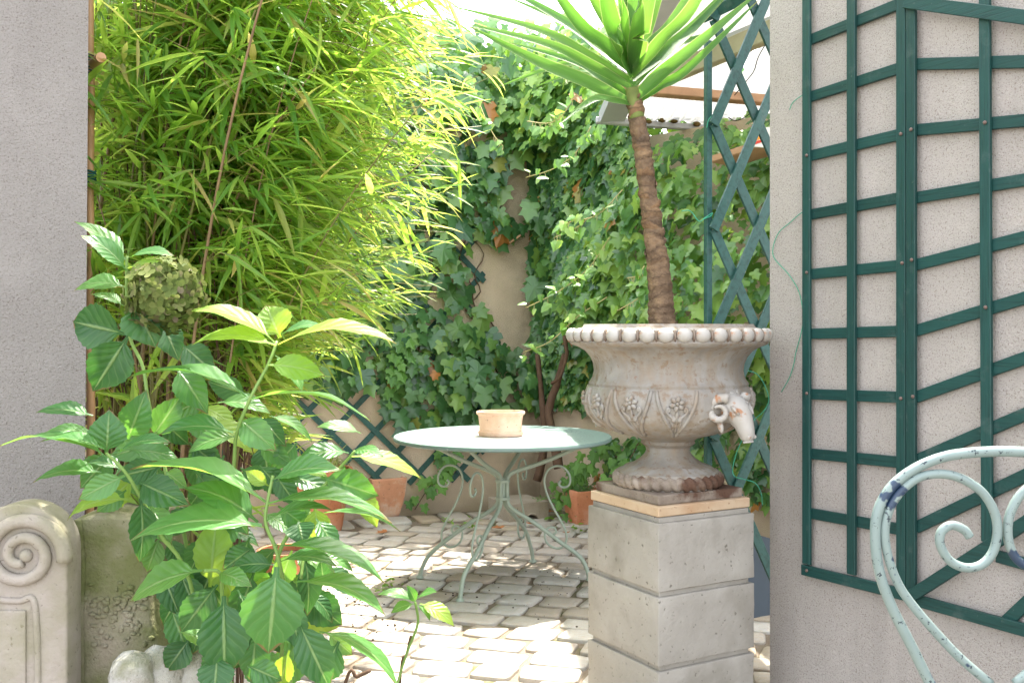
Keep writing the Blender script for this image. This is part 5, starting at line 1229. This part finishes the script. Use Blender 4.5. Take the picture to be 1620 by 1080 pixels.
for i, (bx, by, tx, ty, wv, mt) in enumerate(((657, 952, 644, 925, 16, n_), (656, 950, 597, 937, 12, n_), (664, 954, 720, 988, 24, y_), (660, 956, 681, 980, 10, n_), (655, 955, 618, 968, 14, n_), (659, 948, 690, 934, 12, n_))):
    hleaf(sh, bx, by, tx, ty, wv, 2.35, mt, seed=200 + i)
m = MB(); m.tube(smoothpath([P(650, 1005, 2.4), P(643, 1035, 2.4), P(634, 1064, 2.4), V((P(622, 0, 2.4).x, 2.4, 0))], 5), .0035, 6)
m.thing('twig', M['twig'], V((P(622, 0, 2.4).x, 2.4, 0)), 'bare brown twig standing close beside the small shoot', 'twig', 'bare twigs among the hydrangea', smooth=True)
m = MB(); m.tube(smoothpath([P(586, 1060, 2.2), P(565, 1070, 2.2), P(545, 1083, 2.2), V((P(480, 0, 2.2).x, 2.2, 0))], 5), .0042, 6)
m.thing('twig', M['twig'], V((P(480, 0, 2.2).x, 2.2, 0)), 'thick brown broken twig at the bottom edge below the leaves', 'twig', 'bare twigs among the hydrangea', smooth=True)

# ------------------------------------------------------------------ grass, herb, weeds, fallen leaves
gr = empty('ornamental_grass', gpc + UP * .31, 'fountain of thin pale grass blades arching out of the large pot', 'grass plant')
g2 = random.Random(12)
def blade3(th, p0, d, L, wd, droop, mat, name='blade'):
    n = 6; vs = []; sd = d.cross(UP).normalized()
    for i in range(n + 1):
        u = i / n; c = p0 + d * L * u - UP * droop * L * u * u; w2 = wd * (1 - u ** 2) * .5 + .0003; vs += [c - sd * w2, c + sd * w2]
    m = MB(); m.add(vs, [(2 * i, 2 * i + 1, 2 * i + 3, 2 * i + 2) for i in range(n)]); m.build(name, mat, th, smooth=True)
for k in range(170):
    a = g2.gauss(-.35, 1.3); el = g2.uniform(.5, 1.35); d = V((math.cos(a) * math.cos(el), math.sin(a) * math.cos(el), math.sin(el)))
    blade3(gr, gpc + V((g2.gauss(0, .05), g2.gauss(0, .05), .315)), d, g2.uniform(.22, .52), g2.uniform(.005, .009), g2.uniform(.5, 1.1), M['grass'])
hb0 = gp2 + V((.03, .11, .17)); hb = empty('herb_plant', hb0, 'pale small-leaved herb spilling from the orange pot', 'plant')
pos, dr, nr, L = [], [], [], []; st = MB(); h2 = random.Random(31)
for k in range(46):
    a = h2.uniform(0, 6.28); el = h2.uniform(.2, 1.3); ln = h2.uniform(.06, .17) if k > 3 else .28
    if k <= 3: a, el = math.pi + h2.uniform(-.3, .3), .12
    d = V((math.cos(a) * math.cos(el), math.sin(a) * math.cos(el), math.sin(el))); p0 = hb0 + V((h2.gauss(0, .03), h2.gauss(0, .03), 0))
    q = [p0 + d * ln * u - UP * .25 * ln * u * u for u in (0, .33, .66, 1)]; st.tube(q, .0012, 4, False)
    for u in [.15 + .85 * i / 11 for i in range(12)]:
        c = p0 + d * ln * u - UP * .25 * ln * u * u; pos.append(c); dr.append((h2.gauss(d.x, .8), h2.gauss(d.y, .8), h2.gauss(.2, .6))); nr.append((h2.gauss(0, .6), h2.gauss(0, .6), 1)); L.append(h2.uniform(.012, .022))
s = st.build('stem', M['stem'], hb); s['kind'] = 'stuff'
A = frames(*map(np.array, (pos, dr, nr, L, [x * 1.1 for x in L]))); merged('foliage', 'oval', M['herb'], A, hb)
for i, (x, y, n, sz_, lab) in enumerate(((610, 940, 26, .03, 'feathery weed tuft in the cobble joints left of the front table leg'), (740, 838, 22, .03, 'bright weed sprig in the joints under the table'), (916, 842, 18, .03, 'lime-green weed at the foot of the herb pot'),
                                       (708, 832, 16, .03, 'small weed in the paving near the wall behind the table'), (880, 822, 18, .045, 'dark leafy weed between drain and herb pot'))):
    c = G(x, y) + UP * .012; th = empty('weed', c, lab, 'weed', 'weeds in the paving joints'); rs = random.Random(i)
    pos = np.array([c + V((rs.gauss(0, sz_ * 1.3), rs.gauss(0, sz_ * 1.3), abs(rs.gauss(0, sz_ * .7)))) for _ in range(n)])
    dr = np.array([(rs.gauss(0, 1), rs.gauss(0, 1), .4) for _ in range(n)]); nr = np.array([(rs.gauss(0, .4), rs.gauss(0, .4), 1) for _ in range(n)]); L = np.array([rs.uniform(.6, 1.3) * sz_ for _ in range(n)])
    me = shape_mesh('oval', M['weed']); A = frames(pos, dr, nr, L, L)
    for j in range(n): link('leaf', me, th, Matrix([list(A[j, 0]), list(A[j, 1]), list(A[j, 2]), [0, 0, 0, 1]]))
for i, (x, y, sz_, lab) in enumerate(((793, 845, .07, 'curled brown dead leaf under the table collar'), (842, 838, .06, 'flat brown dead leaf just before the drain'), (612, 851, .07, 'tan dead leaf on the cobbles by the square pot'),
                                     (863, 818, .06, 'dead leaf lying against the drain block'), (898, 852, .04, 'tiny dead leaf on the cobbles near the herb pot'))):
    c = G(x, y) + UP * .032; rs = random.Random(40 + i); v, f = leaf_shape('ivy'); m = MB(); a = rs.uniform(0, 6)
    m.add([c + V((math.cos(a) * q[0] - math.sin(a) * q[1], math.sin(a) * q[0] + math.cos(a) * q[1], .35 * abs(q[1]) + .2 * (q[0] - .4) ** 2)) * sz_ for q in v], f)
    m.thing('fallen_leaf', M['drygrass'], c, lab, 'leaf', 'dead leaves on the paving')
# loose dark grit in the worn joint at the left
gt = MB(); rs = random.Random(77)
for i in range(90):
    t = rs.random(); p = G(520, 930) * (1 - t) + G(600, 1005) * t; p = p + V((rs.gauss(0, .06), rs.gauss(0, .06), .012)); r = rs.uniform(.002, .006); gt.ell(p, V((r, 0, 0)), V((0, r, 0)), V((0, 0, r * .7)), 5, 4)
tag(gt.build('gravel', M['soil']), kind='stuff')
gt = MB()
for i in range(110):
    x, y = rs.uniform(600, 930), rs.gauss(935, 26); p = G(x, y) + UP * .024; r = rs.uniform(.002, .0055); gt.ell(p, V((r, 0, 0)), V((0, r, 0)), V((0, 0, r * .5)), 5, 4)
tag(gt.build('leaf_litter', M['soil']), kind='stuff')
